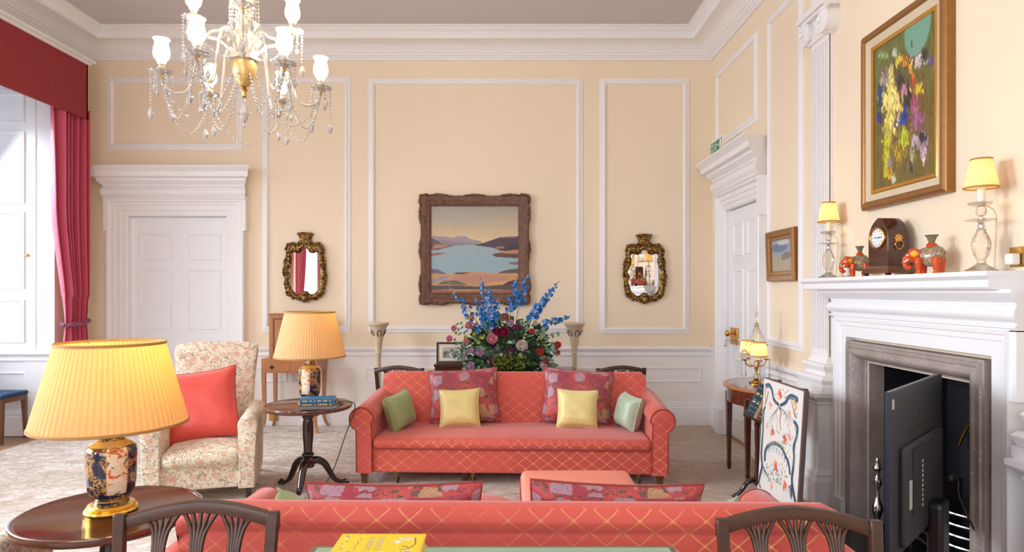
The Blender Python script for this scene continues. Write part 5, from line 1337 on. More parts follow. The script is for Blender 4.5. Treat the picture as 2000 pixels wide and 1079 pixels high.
# ---------------------------------------------------------------- on the mantelpiece
ZM = 1.5905
def pleated(m, r0, r1, z0, z1, NP=40, amp=.03, off=(0, 0, 0)):
    m.lathe([(lerp(r0, r1, k/4), lerp(z0, z1, k/4)) for k in range(5)], off, n=NP*6, rf=lambda a, z: 1+amp*abs(((a*NP/(2*PI)) % 1)*2-1), cap=False); return m
def band(m, r, z, off=(0, 0, 0), h=.004):
    m.lathe([(r+.0005, z-h), (r+.003, z-h*.5), (r+.003, z+h*.5), (r+.0005, z+h), (r-.002, z), (r+.0005, z-h)], off, n=48, cap=False); return m
def crystal_lamp(label):
    t = thing('crystal_lamp', label, 'lamp')
    m = MB(); m.lathe([(0, 0), (.066, 0), (.068, .006), (.05, .016), (.028, .03), (.018, .04), (.02, .05), (.018, .055), (0, .056)], n=4, rf=None); m.xf(Matrix.Rotation(PI/4, 4, 'Z'))
    part('foot', m, 'lampglass', t, smooth=20)
    m = MB(); m.lathe([(0, .055), (.018, .056), (.03, .075), (.038, .11), (.039, .135), (.03, .165), (.018, .185), (.022, .192), (.012, .20), (0, .20)], n=12); part('stem', m, 'lampglass', t, smooth=20)
    m = MB(); m.lathe([(0, .198), (.012, .198), (.014, .21), (.012, .222), (.01, .225), (.013, .24), (.012, .25), (0, .25)], n=16); part('nickel_collar', m, 'chrome', t)
    m = MB(); m.lathe([(.0, .228), (.03, .228), (.06, .236), (.064, .24), (.03, .233), (0, .233)], n=10, rf=lambda a, z: 1+.08*math.cos(5*a))
    m.lathe([(.0, .30), (.02, .298), (.045, .306), (.05, .318), (.042, .312), (.02, .304), (0, .304)], n=10, rf=lambda a, z: 1+.08*math.cos(5*a)); m.lathe([(0, .25), (.018, .26), (.022, .28), (.016, .298), (0, .30)], n=10); part('drip_pan', m, 'lampglass', t, smooth=20)
    m = MB(); m.lathe([(0, .302), (.016, .302), (.0165, .39), (.014, .395), (0, .395)], n=20); part('candle_tube', m, 'candle', t)
    m = MB(); m.ell((0, 0, .425), (.014, .014, .024)); part('bulb', m, 'bulb', t)
    m = MB(); pleated(m, .067, .041, .385, .515, 30, .05); sh = part('lamp_shade', m, 'smallshade', t, smooth=60)
    
    for r, z in ((.0688, .385), (.0424, .515)): m = MB(); band(m, r, z); part('braid_trim', m, 'shadetrim', sh)
    m = MB()
    for k in range(3): a = k*2*PI/3; m.tube([(.016*math.cos(a), .016*math.sin(a), .392), (.041*math.cos(a), .041*math.sin(a), .512)], .001, n=5)
    part('shade_carrier', m, 'brass', t)
    return t
cl = crystal_lamp('crystal lamp with pleated cream shade at the near end of the mantelpiece'); cl.location = (2.155, 3.0, ZM); cl['group'] = 'crystal candlestick lamps on the mantelpiece'
dup(cl, (2.165, 4.46, ZM), 0, 'crystal lamp with pleated cream shade at the far end of the mantelpiece')
for y, x in ((3.0, 2.155), (4.46, 2.165)): bulb_light('small_lamp_light', (x, y, ZM+.435), 4.2, r=.014, col=(1.0, .70, .38))
for y in (2.93, 4.36):
    t = thing('wall_socket', 'brass wall socket with white plug beside the %s crystal lamp' % ('near' if y < 3.5 else 'far'), 'socket', (XR, y, 1.655 if y < 3.5 else 1.64))
    m = MB(); m.box(-.006, -.045, -.045, 0, .045, .045); part('plate', m, 'brass', t, bevel=.002, smooth=0)
    m = MB(); m.rbox(-.05, -.025, -.035, -.006, .02, .015, .008); part('plug', m, 'rose', t)
for (x, y, yy) in ((2.155, 3.0, 2.95), (2.165, 4.46, 4.38)):
    m = MB(); m.tube(crom([(x+.012, y-.02, ZM+.30), (x+.045, y-.03, ZM+.26), (x+.04, y-.035, ZM+.12), (x+.03, y-.045, ZM+.01), (x+.07, yy, ZM+.004), (XR-.03, yy, ZM+.015)], 6), .0022, n=6)
    solo('lamp_cord', m, 'wcable', 'pale cord of the %s crystal lamp on the mantelpiece' % ('near' if y < 3.5 else 'far'), 'cord', smooth=180)

t = thing('mantel_clock', 'dark lancet bracket clock in the middle of the mantelpiece', 'clock', (2.155, 3.74, ZM), rd(-84)); h = .085
def arch(hw, hz, n=12):
    L = [(-hw, 0), (-hw, hz*.56)]; R = hw*1.9; z0 = hz*.56; cx = R-hw; zz = math.sqrt(R*R-cx*cx)
    for k in range(1, n): x = -hw+hw*k/n; L.append((x, z0+(hz-z0)*math.sqrt(R*R-(x-cx)**2)/zz))
    L.append((0, hz)); L += [(-x, z) for x, z in reversed(L[:-1])]; return L
m = MB(); m.prism([(x, z+.055) for x, z in arch(h, .275)], lambda a, b, d: (a, d, b), -.062, .065); part('case', m, 'mahog', t, smooth=30, bevel=.003)
m = MB(); m.taper((0, 0, .012), (.118, .085), (0, 0, .04), (.114, .082)); m.taper((0, 0, .04), (.112, .08), (0, 0, .056), (.09, .068)); part('plinth', m, 'mahogx', t, smooth=0, bevel=.002)
for x in (-.095, .095):
    for y in (-.065, .065): q = MB(); q.lathe([(0, 0), (.012, 0), (.014, .006), (.01, .013), (0, .013)], (x, y, 0), n=12); part('foot', q, 'black', t)
m = MB(); m.lathe([(0, 0), (.054, 0), (.054, .004), (0, .004)], n=40); m.xf(Matrix.Translation((0, -.062, .215)) @ Matrix.Rotation(PI/2, 4, 'X')); dl = part('dial', m, 'ivorydial', t)
m = MB(); m.lathe([(.052, 0), (.064, 0), (.063, .009), (.057, .012), (.052, .006), (.052, 0)], n=44, cap=False); m.xf(Matrix.Translation((0, -.062, .215)) @ Matrix.Rotation(PI/2, 4, 'X')); part('bezel', m, 'brass', t)
m = MB()
for k in range(12):
    a = k*PI/6; c, s_ = math.sin(a), math.cos(a); r = .043; o = Vector((c*r, -.0668, .215+s_*r)); l = Vector((c, 0, s_))*.006; w_ = Vector((s_, 0, -c))*.0016
    m.add([o-l-w_, o+l-w_, o+l+w_, o-l+w_], [(0, 1, 2, 3)])
part('hour_marks', m, 'ink', dl, smooth=0, fix=False)
for nm, a, L in (('hour_hand', rd(-82), .026), ('minute_hand', rd(84), .040)):
    m = MB(); m.tube([(0, -.069, .215), (math.sin(a)*L*.6, -.069, .215+math.cos(a)*L*.6), (math.sin(a)*L, -.069, .215+math.cos(a)*L)], [.0016, .0028, .0006], n=5); part(nm, m, 'ink', dl)
for s_ in (-1, 1):
    m = MB(); m.ell((s_*.087, 0, .205), (.008, .02, .02)); 
    for a in range(8): m.ell((s_*.088, .017*math.cos(a*PI/4), .208+.017*math.sin(a*PI/4)), (.006, .007, .007), 8, 6)
    m.tube([(s_*(.092+.004*math.sin(q)), .024*math.cos(q), .172+.024*math.sin(q)) for q in np.linspace(0, 2*PI, 24, endpoint=False)], .0032, n=8, closed=True)
    part('ring_handle', m, 'brass', t)

M['eleor'] = plain('orange_glaze', S(200, 74, 26), 0.12, var=.15, vs=40); M['elebody'] = floral_mat('mosaic_glaze', S(104, 100, 86), S(170, 106, 84), S(96, 110, 120), S(90, 80, 70), S(196, 168, 110), 48, rough=.2, dens=.32, vinew=.05)
M['eleyel'] = plain('yellow_glaze', S(226, 168, 20), 0.12); M['eletusk'] = plain('ivory_glaze', S(238, 230, 214), 0.2); M['elevase'] = plain('olive_glaze', S(120, 112, 84), 0.2, var=.2, vs=60)
def elephant(label):      # local +x is forward
    t = thing('elephant_figurine', label, 'figurine')
    m = MB(); rows = []
    N, K = 22, 20; vs = []
    for i in range(N):
        u = i/(N-1); x = lerp(-.078, .055, u); e = math.sqrt(max(0, 1-(abs(2*u-1))**2.6)); 
        hz = (.047+.006*math.sin(PI*u*1.2))*e+.0005; hy = (.040-.006*u)*e+.0005; cz = .098-.008*u+.004*math.cos(2*PI*u)
        for k in range(K): a = 2*PI*k/K; vs.append((x, hy*math.cos(a), cz+hz*math.sin(a)))
    m.add(vs, [(i*K+k, (i+1)*K+k, (i+1)*K+(k+1) % K, i*K+(k+1) % K) for i in range(N-1) for k in range(K)]); m.tube(crom([(-.076, 0, .115), (-.086, 0, .10), (-.086, .004, .07)], 3), .004, n=6)
    part('body', m, 'elebody', t, smooth=80)
    m = MB(); m.ell((.068, 0, .098), (.034, .030, .038), 18, 12); m.ell((.078, 0, .122), (.02, .02, .014), 12, 8)
    tp = crom([(.090, 0, .100), (.108, 0, .080), (.112, 0, .056), (.104, 0, .038), (.092, 0, .036), (.088, 0, .046)], 5); m.tube(tp, [lerp(.020, .009, i/(len(tp)-1))*(1+.10*math.sin(i*1.6)) for i in range(len(tp))], n=12); hd = part('head', m, 'eleor', t, smooth=80)
    for s_ in (-1, 1):
        q = MB(); q.ell((.050, s_*.034, .104), (.026, .006, .028), 14, 10, Matrix.Rotation(s_*.3, 3, 'Z')); e_ = part('ear', q, 'eleor', hd, smooth=80); q = MB(); q.ell((.050, s_*.040, .106), (.016, .004, .018), 12, 8, Matrix.Rotation(s_*.3, 3, 'Z')); part('ear_patch', q, 'eleyel', hd, smooth=80)
        q = MB(); q.tube(crom([(.088, s_*.018, .078), (.104, s_*.022, .068), (.114, s_*.02, .074)], 3), [.005, .005, .0045, .004, .003, .002, .001], n=8); part('tusk', q, 'eletusk', hd)
        q = MB(); q.ell((.092, s_*.0225, .100), (.007, .004, .005), 10, 6); part('eye', q, 'eletusk', hd)
        for x in (-.05, .034): q = MB(); q.tube(crom([(x, s_*.025, .085), (x+.002, s_*.026, .045), (x, s_*.026, .015), (x+.003, s_*.026, .0)], 4), [lerp(.022, .014, min(1, i/8)) if i < 10 else .017 for i in range(13)], n=14); part('leg', q, 'eleor', t, smooth=60)
    q = MB(); q.lathe([(0, .135), (.024, .137), (.026, .15), (.018, .158), (.012, .162), (0, .162)], (-.015, 0, 0), n=20); part('saddle', q, 'eleor', t)
    q = MB(); q.lathe([(0, .158), (.014, .158), (.016, .17), (.022, .186), (.030, .196), (.032, .20), (.026, .199), (.012, .18), (0, .176)], (-.015, 0, 0), n=24); part('saddle_vase', q, 'elevase', t)
    return t
el = elephant('orange and mosaic ceramic elephant between the clock and the near crystal lamp'); el['group'] = 'ceramic elephants'
el.location = (2.15, 3.37, ZM); el.rotation_euler = (0, 0, rd(124)); el.scale = (1.0,)*3
dup(el, (2.145, 4.05, ZM), rd(160), 'orange and mosaic ceramic elephant between the far crystal lamp and the clock', scale=(.82, .98, .95))

# ---------------------------------------------------------------- fireplace contents and television
t = thing('fire_grate', 'steel and black fire basket standing in the fireplace', 'grate', (2.44, 3.50, .03))
m = MB()
for k in range(5):
    z = .12+.055*k; m.tube(crom([(-.12, -.27, z), (-.19, -.16, z), (-.21, 0, z), (-.19, .16, z), (-.12, .27, z)], 6), .009, n=8)
part('front_bars', m, 'chrome', t)
m = MB(); 
for y in (-.27, .27): m.box(-.14, y-.015, 0, .18, y+.015, .40)
m.box(.15, -.27, .1, .18, .27, .65); m.box(-.16, -.27, .08, .18, .27, .10); m.ell((.14, 0, .62), (.03, .20, .14), 16, 10); part('basket', m, 'black', t, smooth=40)
m = MB(); m.tube(crom([(.10, -.21, .60), (.10, -.12, .74), (.10, 0, .79), (.10, .12, .74), (.10, .21, .60)], 6), .008, n=8); part('fireback_rim', m, 'brass', t)
t = thing('andiron', 'turned polished steel andiron at the left side of the hearth', 'andiron', (2.20, 3.93, .03))
m = MB(); m.lathe([(0, 0), (.035, 0), (.03, .02), (.015, .05), (.012, .10), (.022, .13), (.032, .16), (.030, .19), (.016, .22), (.010, .25), (.012, .29), (.024, .32), (.026, .34), (.012, .36), (.012, .39), (.026, .41), (.024, .43), (.010, .445), (.011, .46), (.004, .475), (0, .476)], n=20); part('post', m, 'chrome', t)
m = MB(); m.box(-.01, -.012, .03, .30, .012, .055); part('log_bar', m, 'black', t, smooth=0)

# television seen from behind, standing across the hearth corner
A, B = Vector((1.49, 2.586, 0)), Vector((2.10, 3.20, 0)); dv = (B-A).normalized(); Lw = (B-A).length
t = thing('television', 'dark television seen from behind on a low black stand before the fireplace', 'television', ((A.x+B.x)/2, (A.y+B.y)/2, 0), math.atan2(dv.y, dv.x))   # local x along screen, -y toward camera
H0, H1 = .47, 1.10
m = MB(); m.box(-Lw/2, -.006, H0-.05, Lw/2, .010, H1); part('panel', m, 'tvblack', t, smooth=0, bevel=.004)
m = MB(); m.box(-Lw/2-.002, -.004, H0-.05, -Lw/2+.006, .011, H1+.001); m.box(-Lw/2, -.004, H1-.004, Lw/2, .011, H1+.002); part('bezel_edge', m, 'tvedge', t, smooth=0)
m = MB(); m.rbox(-.30, -.030, H0-.02, .34, .0, H1-.24, .014); part('rear_housing', m, 'tvblack', t)
m = MB(); m.box(-.20, -.0335, .56, -.04, -.028, .84); part('port_recess', m, 'ink', t, smooth=0)
m = MB()
for k in range(10): m.box(-.062, -.036, .575+.021*k, -.052, -.033, .587+.021*k)
part('port_strip', m, 'silverlabel', t, smooth=0)
m = MB(); m.box(-Lw/2+.03, -.008, H1-.07, -Lw/2+.055, -.006, H1-.03); m.box(-.25, -.033, .60, -.215, -.0285, .72); part('rating_label', m, 'silverlabel', t, smooth=0)
m = MB(); m.box(-.16, -.0085, H1-.205, .40, -.005, H1-.19); part('vent_slot', m, 'ink', t, smooth=0)
m = MB()
for x, z in ((.02, H1-.13), (.16, H1-.13), (.12, .83), (.26, .83), (.12, .62), (.26, .62)): m.box(x-.004, -.038 if z < .9 else -.008, z-.012, x+.004, -.028 if z < .9 else -.005, z+.012)
part('screw_fixings', m, 'ink', t, smooth=0)
m = MB(); m.rbox(.06, -.085, .28, .20, -.02, .56, .02); m.tube(crom([(.13, -.06, .36), (.13, -.065, .20), (.13, -.08, .08), (.30, -.22, .035), (.42, -.3, .02)], 6), .02, n=10); m.tube(crom([(.13, -.06, .30), (.10, -.05, .10), (-.10, -.2, .03), (-.25, -.28, .02)], 6), .02, n=10); m.tube(crom([(.13, -.05, .30), (.13, .05, .08), (.13, .25, .02)], 6), .02, n=10); m.box(-.3, -.30, .0, .45, .28, .016); part('stand', m, 'blackgloss', t, smooth=40)
m = MB(); m.tube(crom([(.36, -.055, .62), (.41, -.075, .60), (.40, -.09, .50), (.46, -.2, .25), (.62, -.36, .03)], 8), .005, n=6); m.rbox(.33, -.07, .605, .37, -.05, .635, .006); part('power_cable', m, 'cable', t)

# ---------------------------------------------------------------- demilune table, girandole, book trough, needlework screen
t = thing('demilune_table', 'half round satin banded mahogany table on tapered legs beside the right hand door', 'table', (XR-.03, 5.33, 0)); R_ = .50
def half(r, n=36): return [(-r*math.sin(PI*i/n)*.97, r*math.cos(PI*i/n)) for i in range(n+1)]
m = MB(); m.prism(half(R_-.045), lambda a, b, d: (a, b, d), .722, .7425); part('table_top', m, 'mahogx', t, smooth=30)
m = MB(); o, i_ = half(R_), half(R_-.05); n = len(o); vs = [(a, b, z) for z in (.720, .741) for a, b in o]+[(a, b, z) for z in (.720, .741) for a, b in i_]
m.add(vs, [(k, k+1, n+k+1, n+k) for k in range(n-1)]+[(2*n+k, 2*n+k+1, 3*n+k+1, 3*n+k) for k in range(n-1)]+[(n+k, n+k+1, 3*n+k+1, 3*n+k) for k in range(n-1)]+[(k, k+1, 2*n+k+1, 2*n+k) for k in range(n-1)]); part('crossbanding', m, 'satin', t, 'lighter satinwood band round the edge', smooth=30)
m = MB(); m.prism(half(R_-.03), lambda a, b, d: (a, b, d), .60, .720); part('frieze', m, 'mahogx', t, smooth=30)
for a in (rd(8), rd(62), rd(118), rd(172)):
    x, y = -(R_-.035)*math.sin(a)*.95, (R_-.035)*math.cos(a); l = MB(); l.taper((x, y, .07), (.013, .013), (x, y, .66), (.024, .024)); l.taper((x, y, 0), (.009, .009), (x, y, .055), (.017, .017)); l.taper((x, y, .055), (.017, .017), (x, y, .07), (.013, .013)); part('leg', l, 'mahog', t, smooth=0)

t = thing('girandole_lamp', 'crystal girandole with two small lit shades on the half round table', 'lamp', (2.035, 5.42, .7425))
m = MB(); m.lathe([(0, 0), (.06, 0), (.062, .01), (.03, .025), (.014, .04), (.018, .06), (.010, .09), (.016, .12), (.022, .16), (.012, .20), (.012, .28), (.006, .30), (.006, .52), (0, .52)], n=14); part('stem', m, 'brass', t, smooth=30)
m = MB(); m.lathe([(0, .03), (.03, .04), (.034, .06), (.02, .08), (0, .085)], n=10); m.lathe([(0, .12), (.028, .14), (.03, .165), (.016, .185), (0, .19)], n=10); m.lathe([(0, .46), (.012, .47), (.02, .485), (.012, .50), (0, .505)], n=10); m.lathe([(0, .54), (.010, .55), (.014, .575), (.006, .61), (.008, .625), (0, .64)], n=8); part('crystal_drops', m, 'crystalwarm', t, smooth=20)
for k, a in enumerate((rd(-100), rd(110), rd(190), rd(20))):
    c, s_ = math.cos(a), math.sin(a); R2 = .105; m = MB()
    m.tube(crom([(0, 0, .17), (c*.04, s_*.04, .14), (c*.08, s_*.08, .15), (c*R2, s_*R2, .19)], 5), .005, n=8); m.lathe([(0, .188), (.02, .19), (.032, .198), (.02, .196), (0, .20)], (c*R2, s_*R2, 0), n=12); ar = part('arm', m, 'brass', t)
    if k < 2:
        m = MB(); m.lathe([(0, .20), (.013, .20), (.013, .25), (0, .25)], (c*R2, s_*R2, 0), n=14); part('candle_tube', m, 'candle', ar)
        m = MB(); m.ell((c*R2, s_*R2, .272), (.011, .011, .02)); part('bulb', m, 'bulb', ar)
        m = MB(); pleated(m, .066, .048, .235, .345, 30, .04, (c*R2, s_*R2, 0)); sh = part('lamp_shade', m, 'smallshade', ar, smooth=60); 
        for r, z in ((.0675, .235), (.0495, .345)): m = MB(); band(m, r, z, (c*R2, s_*R2, 0)); part('braid_trim', m, 'shadetrim', sh)
        bulb_light('girandole_light', (2.035+c*R2, 5.42+s_*R2, .7425+.285), 1.6, r=.012, col=(1, .72, .42))
    m = MB()
    for j in range(5): m.ell((c*(R2+.028), s_*(R2+.028), .185-.022*j), (.007, .007, .010), 6, 5)
    m.ell((c*(R2+.028), s_*(R2+.028), .06), (.011, .011, .022), 6, 5); part('pendant_chain', m, 'crystalwarm', ar, smooth=0)
for k in range(10):
    a = k*2*PI/10; c, s_ = math.cos(a), math.sin(a); m = MB()
    for j in range(9): q = j/8; r = .012+.075*q**1.4; m.ell((c*r, s_*r, .49-.17*q), (.0055, .0055, .009), 6, 5)
    part('bead_string', m, 'crystalwarm', t, smooth=0)
m = MB(); m.tube([( -.11+.026*math.cos(q), -.02, .235+.04*math.sin(q)) for q in np.linspace(0, 2*PI, 24, endpoint=False)], .008, n=6, closed=True); m.ell((-.11, -.02, .235), (.012, .006, .016), 10, 8); part('glass_medallion', m, 'crystalwarm', t)

# tilted book trough on a dark tripod foot
t = thing('book_stand', 'dark book stand on a tripod foot holding tilted books beside the needlework screen', 'stand', (1.785, 4.74, 0), rd(-22))
m = MB(); m.lathe([(0, .10), (.022, .10), (.026, .16), (.016, .2), (.016, .50), (.022, .54), (0, .56)], n=16); part('column', m, 'mahog', t)
for k in range(3):
    a = rd(200)+k*2*PI/3; c, s_ = math.cos(a), math.sin(a); q = MB(); q.tube(crom([(c*.015, s_*.015, .14), (c*.07, s_*.07, .12), (c*.12, s_*.12, .05), (c*.18, s_*.18, .014)], 5), [lerp(.02, .012, i/15) for i in range(16)], n=10); part('leg', q, 'darkleg', t)
TI = Matrix.Translation((0, 0, .57)) @ Matrix.Rotation(rd(-28), 4, 'Y')      # tray tilted so the books lean over to the right
m = MB(); m.box(-.10, -.09, -.012, .13, .09, 0); m.box(.03, -.09, 0, .042, .09, .25); m.xf(Matrix.Translation((0, 0, .585)) @ Matrix.Rotation(rd(24), 4, 'Y')); part('trough', m, 'mahog', t, smooth=0, bevel=.002)
BR = Matrix.Translation((1.785, 4.74, .5862)) @ Matrix.Rotation(rd(-22), 4, 'Z') @ Matrix.Rotation(rd(24), 4, 'Y')
for x0, w_, h_, c_, lb in ((-.085, .030, .25, 'bookteal', 'thick dark teal book with gilt bands, outermost on the tilted book stand'), (-.054, .024, .245, 'bookteal', 'second dark teal book on the tilted book stand'), (-.029, .022, .22, 'booktan', 'slim tan book leaning on the tilted book stand'), (-.006, .03, .21, 'bookbrown', 'brown book leaning innermost on the tilted book stand')):
    b = thing('standing_book', lb, 'book', BR @ Vector((x0+w_/2, 0, 0)), 0, 'books on the tilted stand'); b.rotation_euler = (0, rd(24), rd(-22))
    m = MB(); m.box(-w_/2+.003, -.072, .003, w_/2-.003, .075, h_-.003); part('pages', m, 'paper', b, smooth=0)
    m = MB(); m.box(-w_/2, -.078, 0, -w_/2+.003, .078, h_); m.box(w_/2-.003, -.078, 0, w_/2, .078, h_); m.box(-w_/2, -.082, 0, w_/2, -.075, h_); part('cover', m, c_, b, smooth=0, bevel=.0015)
    m = MB()
    for z in (.15, .30, .42, .50, .66, .72, .86): m.box(-w_/2+.004, -.0832, h_*z, w_/2-.004, -.082, h_*z+(.003 if z not in (.42, .66) else .012))
    part('gilt_bands', m, 'goldink', b, smooth=0)

# needlework screen leaning toward the pedestal
t = thing('needlework_screen', 'tall floral needlework panel with brown linen edge leaning near the fireplace', 'screen', (1.725, 4.29, 0)); t.rotation_euler = (0, rd(3.5), 0); SW, SH = .315, .90
m = MB(); m.box(.004, -SW, 0, .036, SW, SH); part('stretcher', m, 'mdf', t, smooth=0, bevel=.005)
cv = Canvas(130, 200, S(226, 222, 216)); 
def npx(x, y):
    px, py = 1470+x/4.0, 730+y/4.0; tx = 1.725+.06*(1.5-(py-570)*4.3/F); d = tx*F/(px-VX); z = EYE-(py-VY)*d/F
    return ((4.29+SW-d)/(2*SW), 1-z/SH)
L = lambda *p: [npx(a, b) for a, b in p]
BL, TE, GOr, RD_, PK, GN, BR_ = S(52, 72, 92), S(96, 130, 142), S(206, 176, 110), S(200, 92, 72), S(222, 160, 142), S(110, 122, 92), S(120, 96, 72)
cs = lambda pts, k=6: [(v.x, v.y) for v in crom([(a, b, 0) for a, b in pts], k)]
def ln(pts, w_, c, w1=None): cv.line(cs(L(*pts)), w_, c, w1)
ln([(105, 90), (130, 90), (150, 130), (165, 200), (200, 240)], .030, BL, .018); ln([(108, 95), (130, 98), (148, 135)], .012, TE)
ln([(100, 110), (95, 160), (100, 200), (92, 245)], .022, GOr, .01); ln([(120, 140), (110, 190), (100, 230)], .01, BR_)
ln([(340, 200), (300, 175), (270, 190), (255, 220), (215, 245)], .034, BL, .018); ln([(335, 195), (300, 182), (275, 195)], .012, TE); ln([(320, 215), (335, 260), (318, 300), (335, 345)], .026, GOr, .01); ln([(300, 210), (310, 260), (330, 340)], .008, BR_)
for dx in (-1, 1): 
    ln([(200+dx*5, 262), (200+dx*18, 300), (200+dx*10, 360), (200+dx*16, 440)], .015, GOr if dx < 0 else BR_, .006)
    for k in range(4): ln([(205+dx*8, 265), (210+dx*(30+14*k), 290+18*k), (212+dx*(50+12*k), 360+20*k)], .006, TE, .002)
ln([(95, 260), (82, 300), (80, 360), (82, 420), (76, 500), (72, 560), (68, 640), (75, 720), (60, 790), (48, 850)], .018, BL, .026); ln([(92, 290), (84, 420), (78, 560), (72, 650)], .007, TE)
ln([(320, 375), (345, 420), (335, 500), (315, 570), (318, 650), (310, 740), (300, 830), (310, 920), (325, 1010)], .022, BL, .026); ln([(325, 390), (335, 480), (322, 600), (316, 720)], .009, TE)
ln([(95, 670), (100, 600), (130, 555), (170, 545), (220, 575), (250, 640), (275, 700), (285, 780)], .026, BL, .02); ln([(102, 610), (135, 562), (170, 553), (215, 580), (245, 640)], .010, TE)
for k in range(9): q = k/8; x, y = lerp(110, 265, q), 560+110*(q-.25)**2*2; ln([(x, y+10), (x-4, y+50)], .010, TE, .004); ln([(x+12, y-20), (x+26, y-40)], .008, GOr, .004)
for k in range(6): ln([(80+6*k, 720+14*k), (90+8*k, 760+14*k)], .012, BL, .004); ln([(300, 870+16*k), (270+4*k, 900+18*k)], .012, BL, .004)
rn = random.Random(8)
for (x, y, r, c) in ((212, 155, .05, RD_), (205, 185, .03, PK), (135, 245, .05, PK), (150, 455, .052, RD_), (112, 405, .035, PK), (280, 310, .05, PK), (245, 510, .055, RD_), (288, 495, .045, PK), (275, 405, .03, PK), (180, 730, .065, RD_), (170, 690, .03, PK), (245, 870, .05, RD_), (148, 880, .045, PK), (190, 840, .03, TE), (60, 880, .035, BR_)):
    u, v = npx(x, y)
    for k in range(12): a = rn.uniform(0, 2*PI); q = rn.uniform(.2, .8)*r; cv.ell(u+q*math.cos(a), v+q*math.sin(a)/cv.asp, r*.42, r*.34, tuple(min(1, z*rn.uniform(.7, 1.5)) for z in c), .9, a)
for k in range(130):
    x, y = rn.choice(((212, 160), (150, 455), (250, 510), (180, 740), (190, 820), (150, 800), (210, 780), (245, 860), (110, 760), (280, 330))); u, v = npx(x+rn.gauss(0, 34), y+rn.gauss(0, 34)); cv.ell(u, v, .018, .008, rn.choice((GN, TE, GN, GOr)), .85, rn.uniform(0, 3))
cv.noise(.03, 1)
cv.build('needlework', lambda u, v, p: (.002, lerp(SW-.006, -SW+.006, u), lerp(SH-.006, .004, v)), 'needle', t)
fo = MB(); 
for y in (-.2, .2): fo.box(.036, y-.02, .0, .07, y+.02, .9)
part('rear_batten', fo, 'mahog', t, smooth=0)

# ---------------------------------------------------------------- exit sign over the right door
t = thing('exit_sign', 'green and white running man fire exit sign on top of the right door entablature', 'sign', (2.07, 6.60, 2.89))
m = MB(); m.box(0, -.20, 0, .006, .20, .15); part('backing', m, 'signwhite', t, smooth=0, bevel=.002)
m = MB(); m.box(-.001, -.18, .02, .0, .18, .13); part('green_panel', m, 'signgreen', t, smooth=0)
def text(s, size, loc, rot, mat_, parent, name):
    cu = bpy.data.curves.new(name, 'FONT'); cu.body = s; cu.size = size; cu.extrude = .0004; cu.align_x = 'LEFT'; o = bpy.data.objects.new(name, cu); COL.objects.link(o)
    dg = bpy.context.evaluated_depsgraph_get(); me = bpy.data.meshes.new_from_object(o.evaluated_get(dg)); bpy.data.objects.remove(o)
    me.materials.clear(); me.materials.append(M[mat_]); o = bpy.data.objects.new(name, me); COL.objects.link(o); o.location = loc; o.rotation_euler = rot; o.parent = parent; return o
text('FIRE', .055, (-.0016, .168, .082), (PI/2, 0, -PI/2), 'signwhite', t, 'sign_lettering'); text('EXIT', .055, (-.0016, .168, .030), (PI/2, 0, -PI/2), 'signwhite', t, 'sign_lettering')
m = MB(); X_ = -.0018
m.ell((X_, -.005, .118), (.0006, .009, .009), 12, 6)
for pts, r in (([(X_, -.002, .105), (X_, .005, .072)], .010), ([(X_, .003, .072), (X_, -.012, .055), (X_, -.006, .030)], .007), ([(X_, .006, .072), (X_, .020, .05), (X_, .038, .042)], .007), ([(X_, -.002, .102), (X_, -.022, .09), (X_, -.028, .075)], .005), ([(X_, .0, .102), (X_, .02, .095), (X_, .022, .078)], .005)): m.tube(pts, r, n=6, flat=.1)
part('running_man', m, 'signwhite', t)
m = MB(); m.box(-.0018, -.165, .028, -.001, -.115, .122); m.add([(-.0018, -.045, .07), (-.0018, -.045, .082), (-.0018, -.075, .082), (-.0018, -.075, .095), (-.0018, -.105, .076), (-.0018, -.075, .057), (-.0018, -.075, .07)], [(0, 1, 2, 3, 4, 5, 6)]); part('door_and_arrow', m, 'signwhite', t, smooth=0)

# ---------------------------------------------------------------- chandelier
CX, CY = -1.625, 4.0
M['bowlgilt'] = plain('pale_gilt', S(214, 180, 120), .35, .6, var=.35, vs=60, bump=.5, bs=90)
t = thing('chandelier', 'large cut crystal chandelier with lit tulip shades hanging at upper left', 'chandelier', (CX, CY, 2.5))
Zc = lambda y, d=4.0: EYE-(y-VY)*d/F-2.5
m = MB(); m.lathe([(0, Zc(250)), (.006, Zc(249)), (.012, Zc(243)), (.006, Zc(240)), (.022, Zc(232)), (.028, Zc(222)), (.024, Zc(214)), (.010, Zc(204)), (.012, Zc(198)), (.016, Zc(192)), (0, Zc(190))], n=10); part('finial_drop', m, 'crystal', t, smooth=15)
m = MB(); m.lathe([(0, Zc(191)), (.014, Zc(190)), (.014, Zc(180)), (.022, Zc(176)), (.012, Zc(172)), (0, Zc(172))], n=16); part('finial_collar', m, 'brass', t)
m = MB(); m.lathe([(0, Zc(172)), (.028, Zc(168)), (.05, Zc(158)), (.066, Zc(142)), (.074, Zc(128)), (.068, Zc(120)), (0, Zc(120))], n=28); part('receiver_bowl', m, 'bowlgilt', t, 'gilt bowl holding the arms', smooth=30)
m = MB(); m.lathe([(.03, Zc(122)), (.086, Zc(119)), (.06, Zc(100)), (.05, Zc(70)), (.075, Zc(55)), (.085, Zc(46)), (.05, Zc(40)), (.045, Zc(30)), (.03, Zc(25)), (.06, Zc(5)), (.075, Zc(-20)), (.04, Zc(-45)), (.02, Zc(-60)), (.04, Zc(-90)), (.02, Zc(-130)), (.02, Zc(-200))], n=16, rf=lambda a, z: 1+.06*math.cos(8*a), cap=False); part('crystal_stem', m, 'crystalwarm', t, smooth=25)
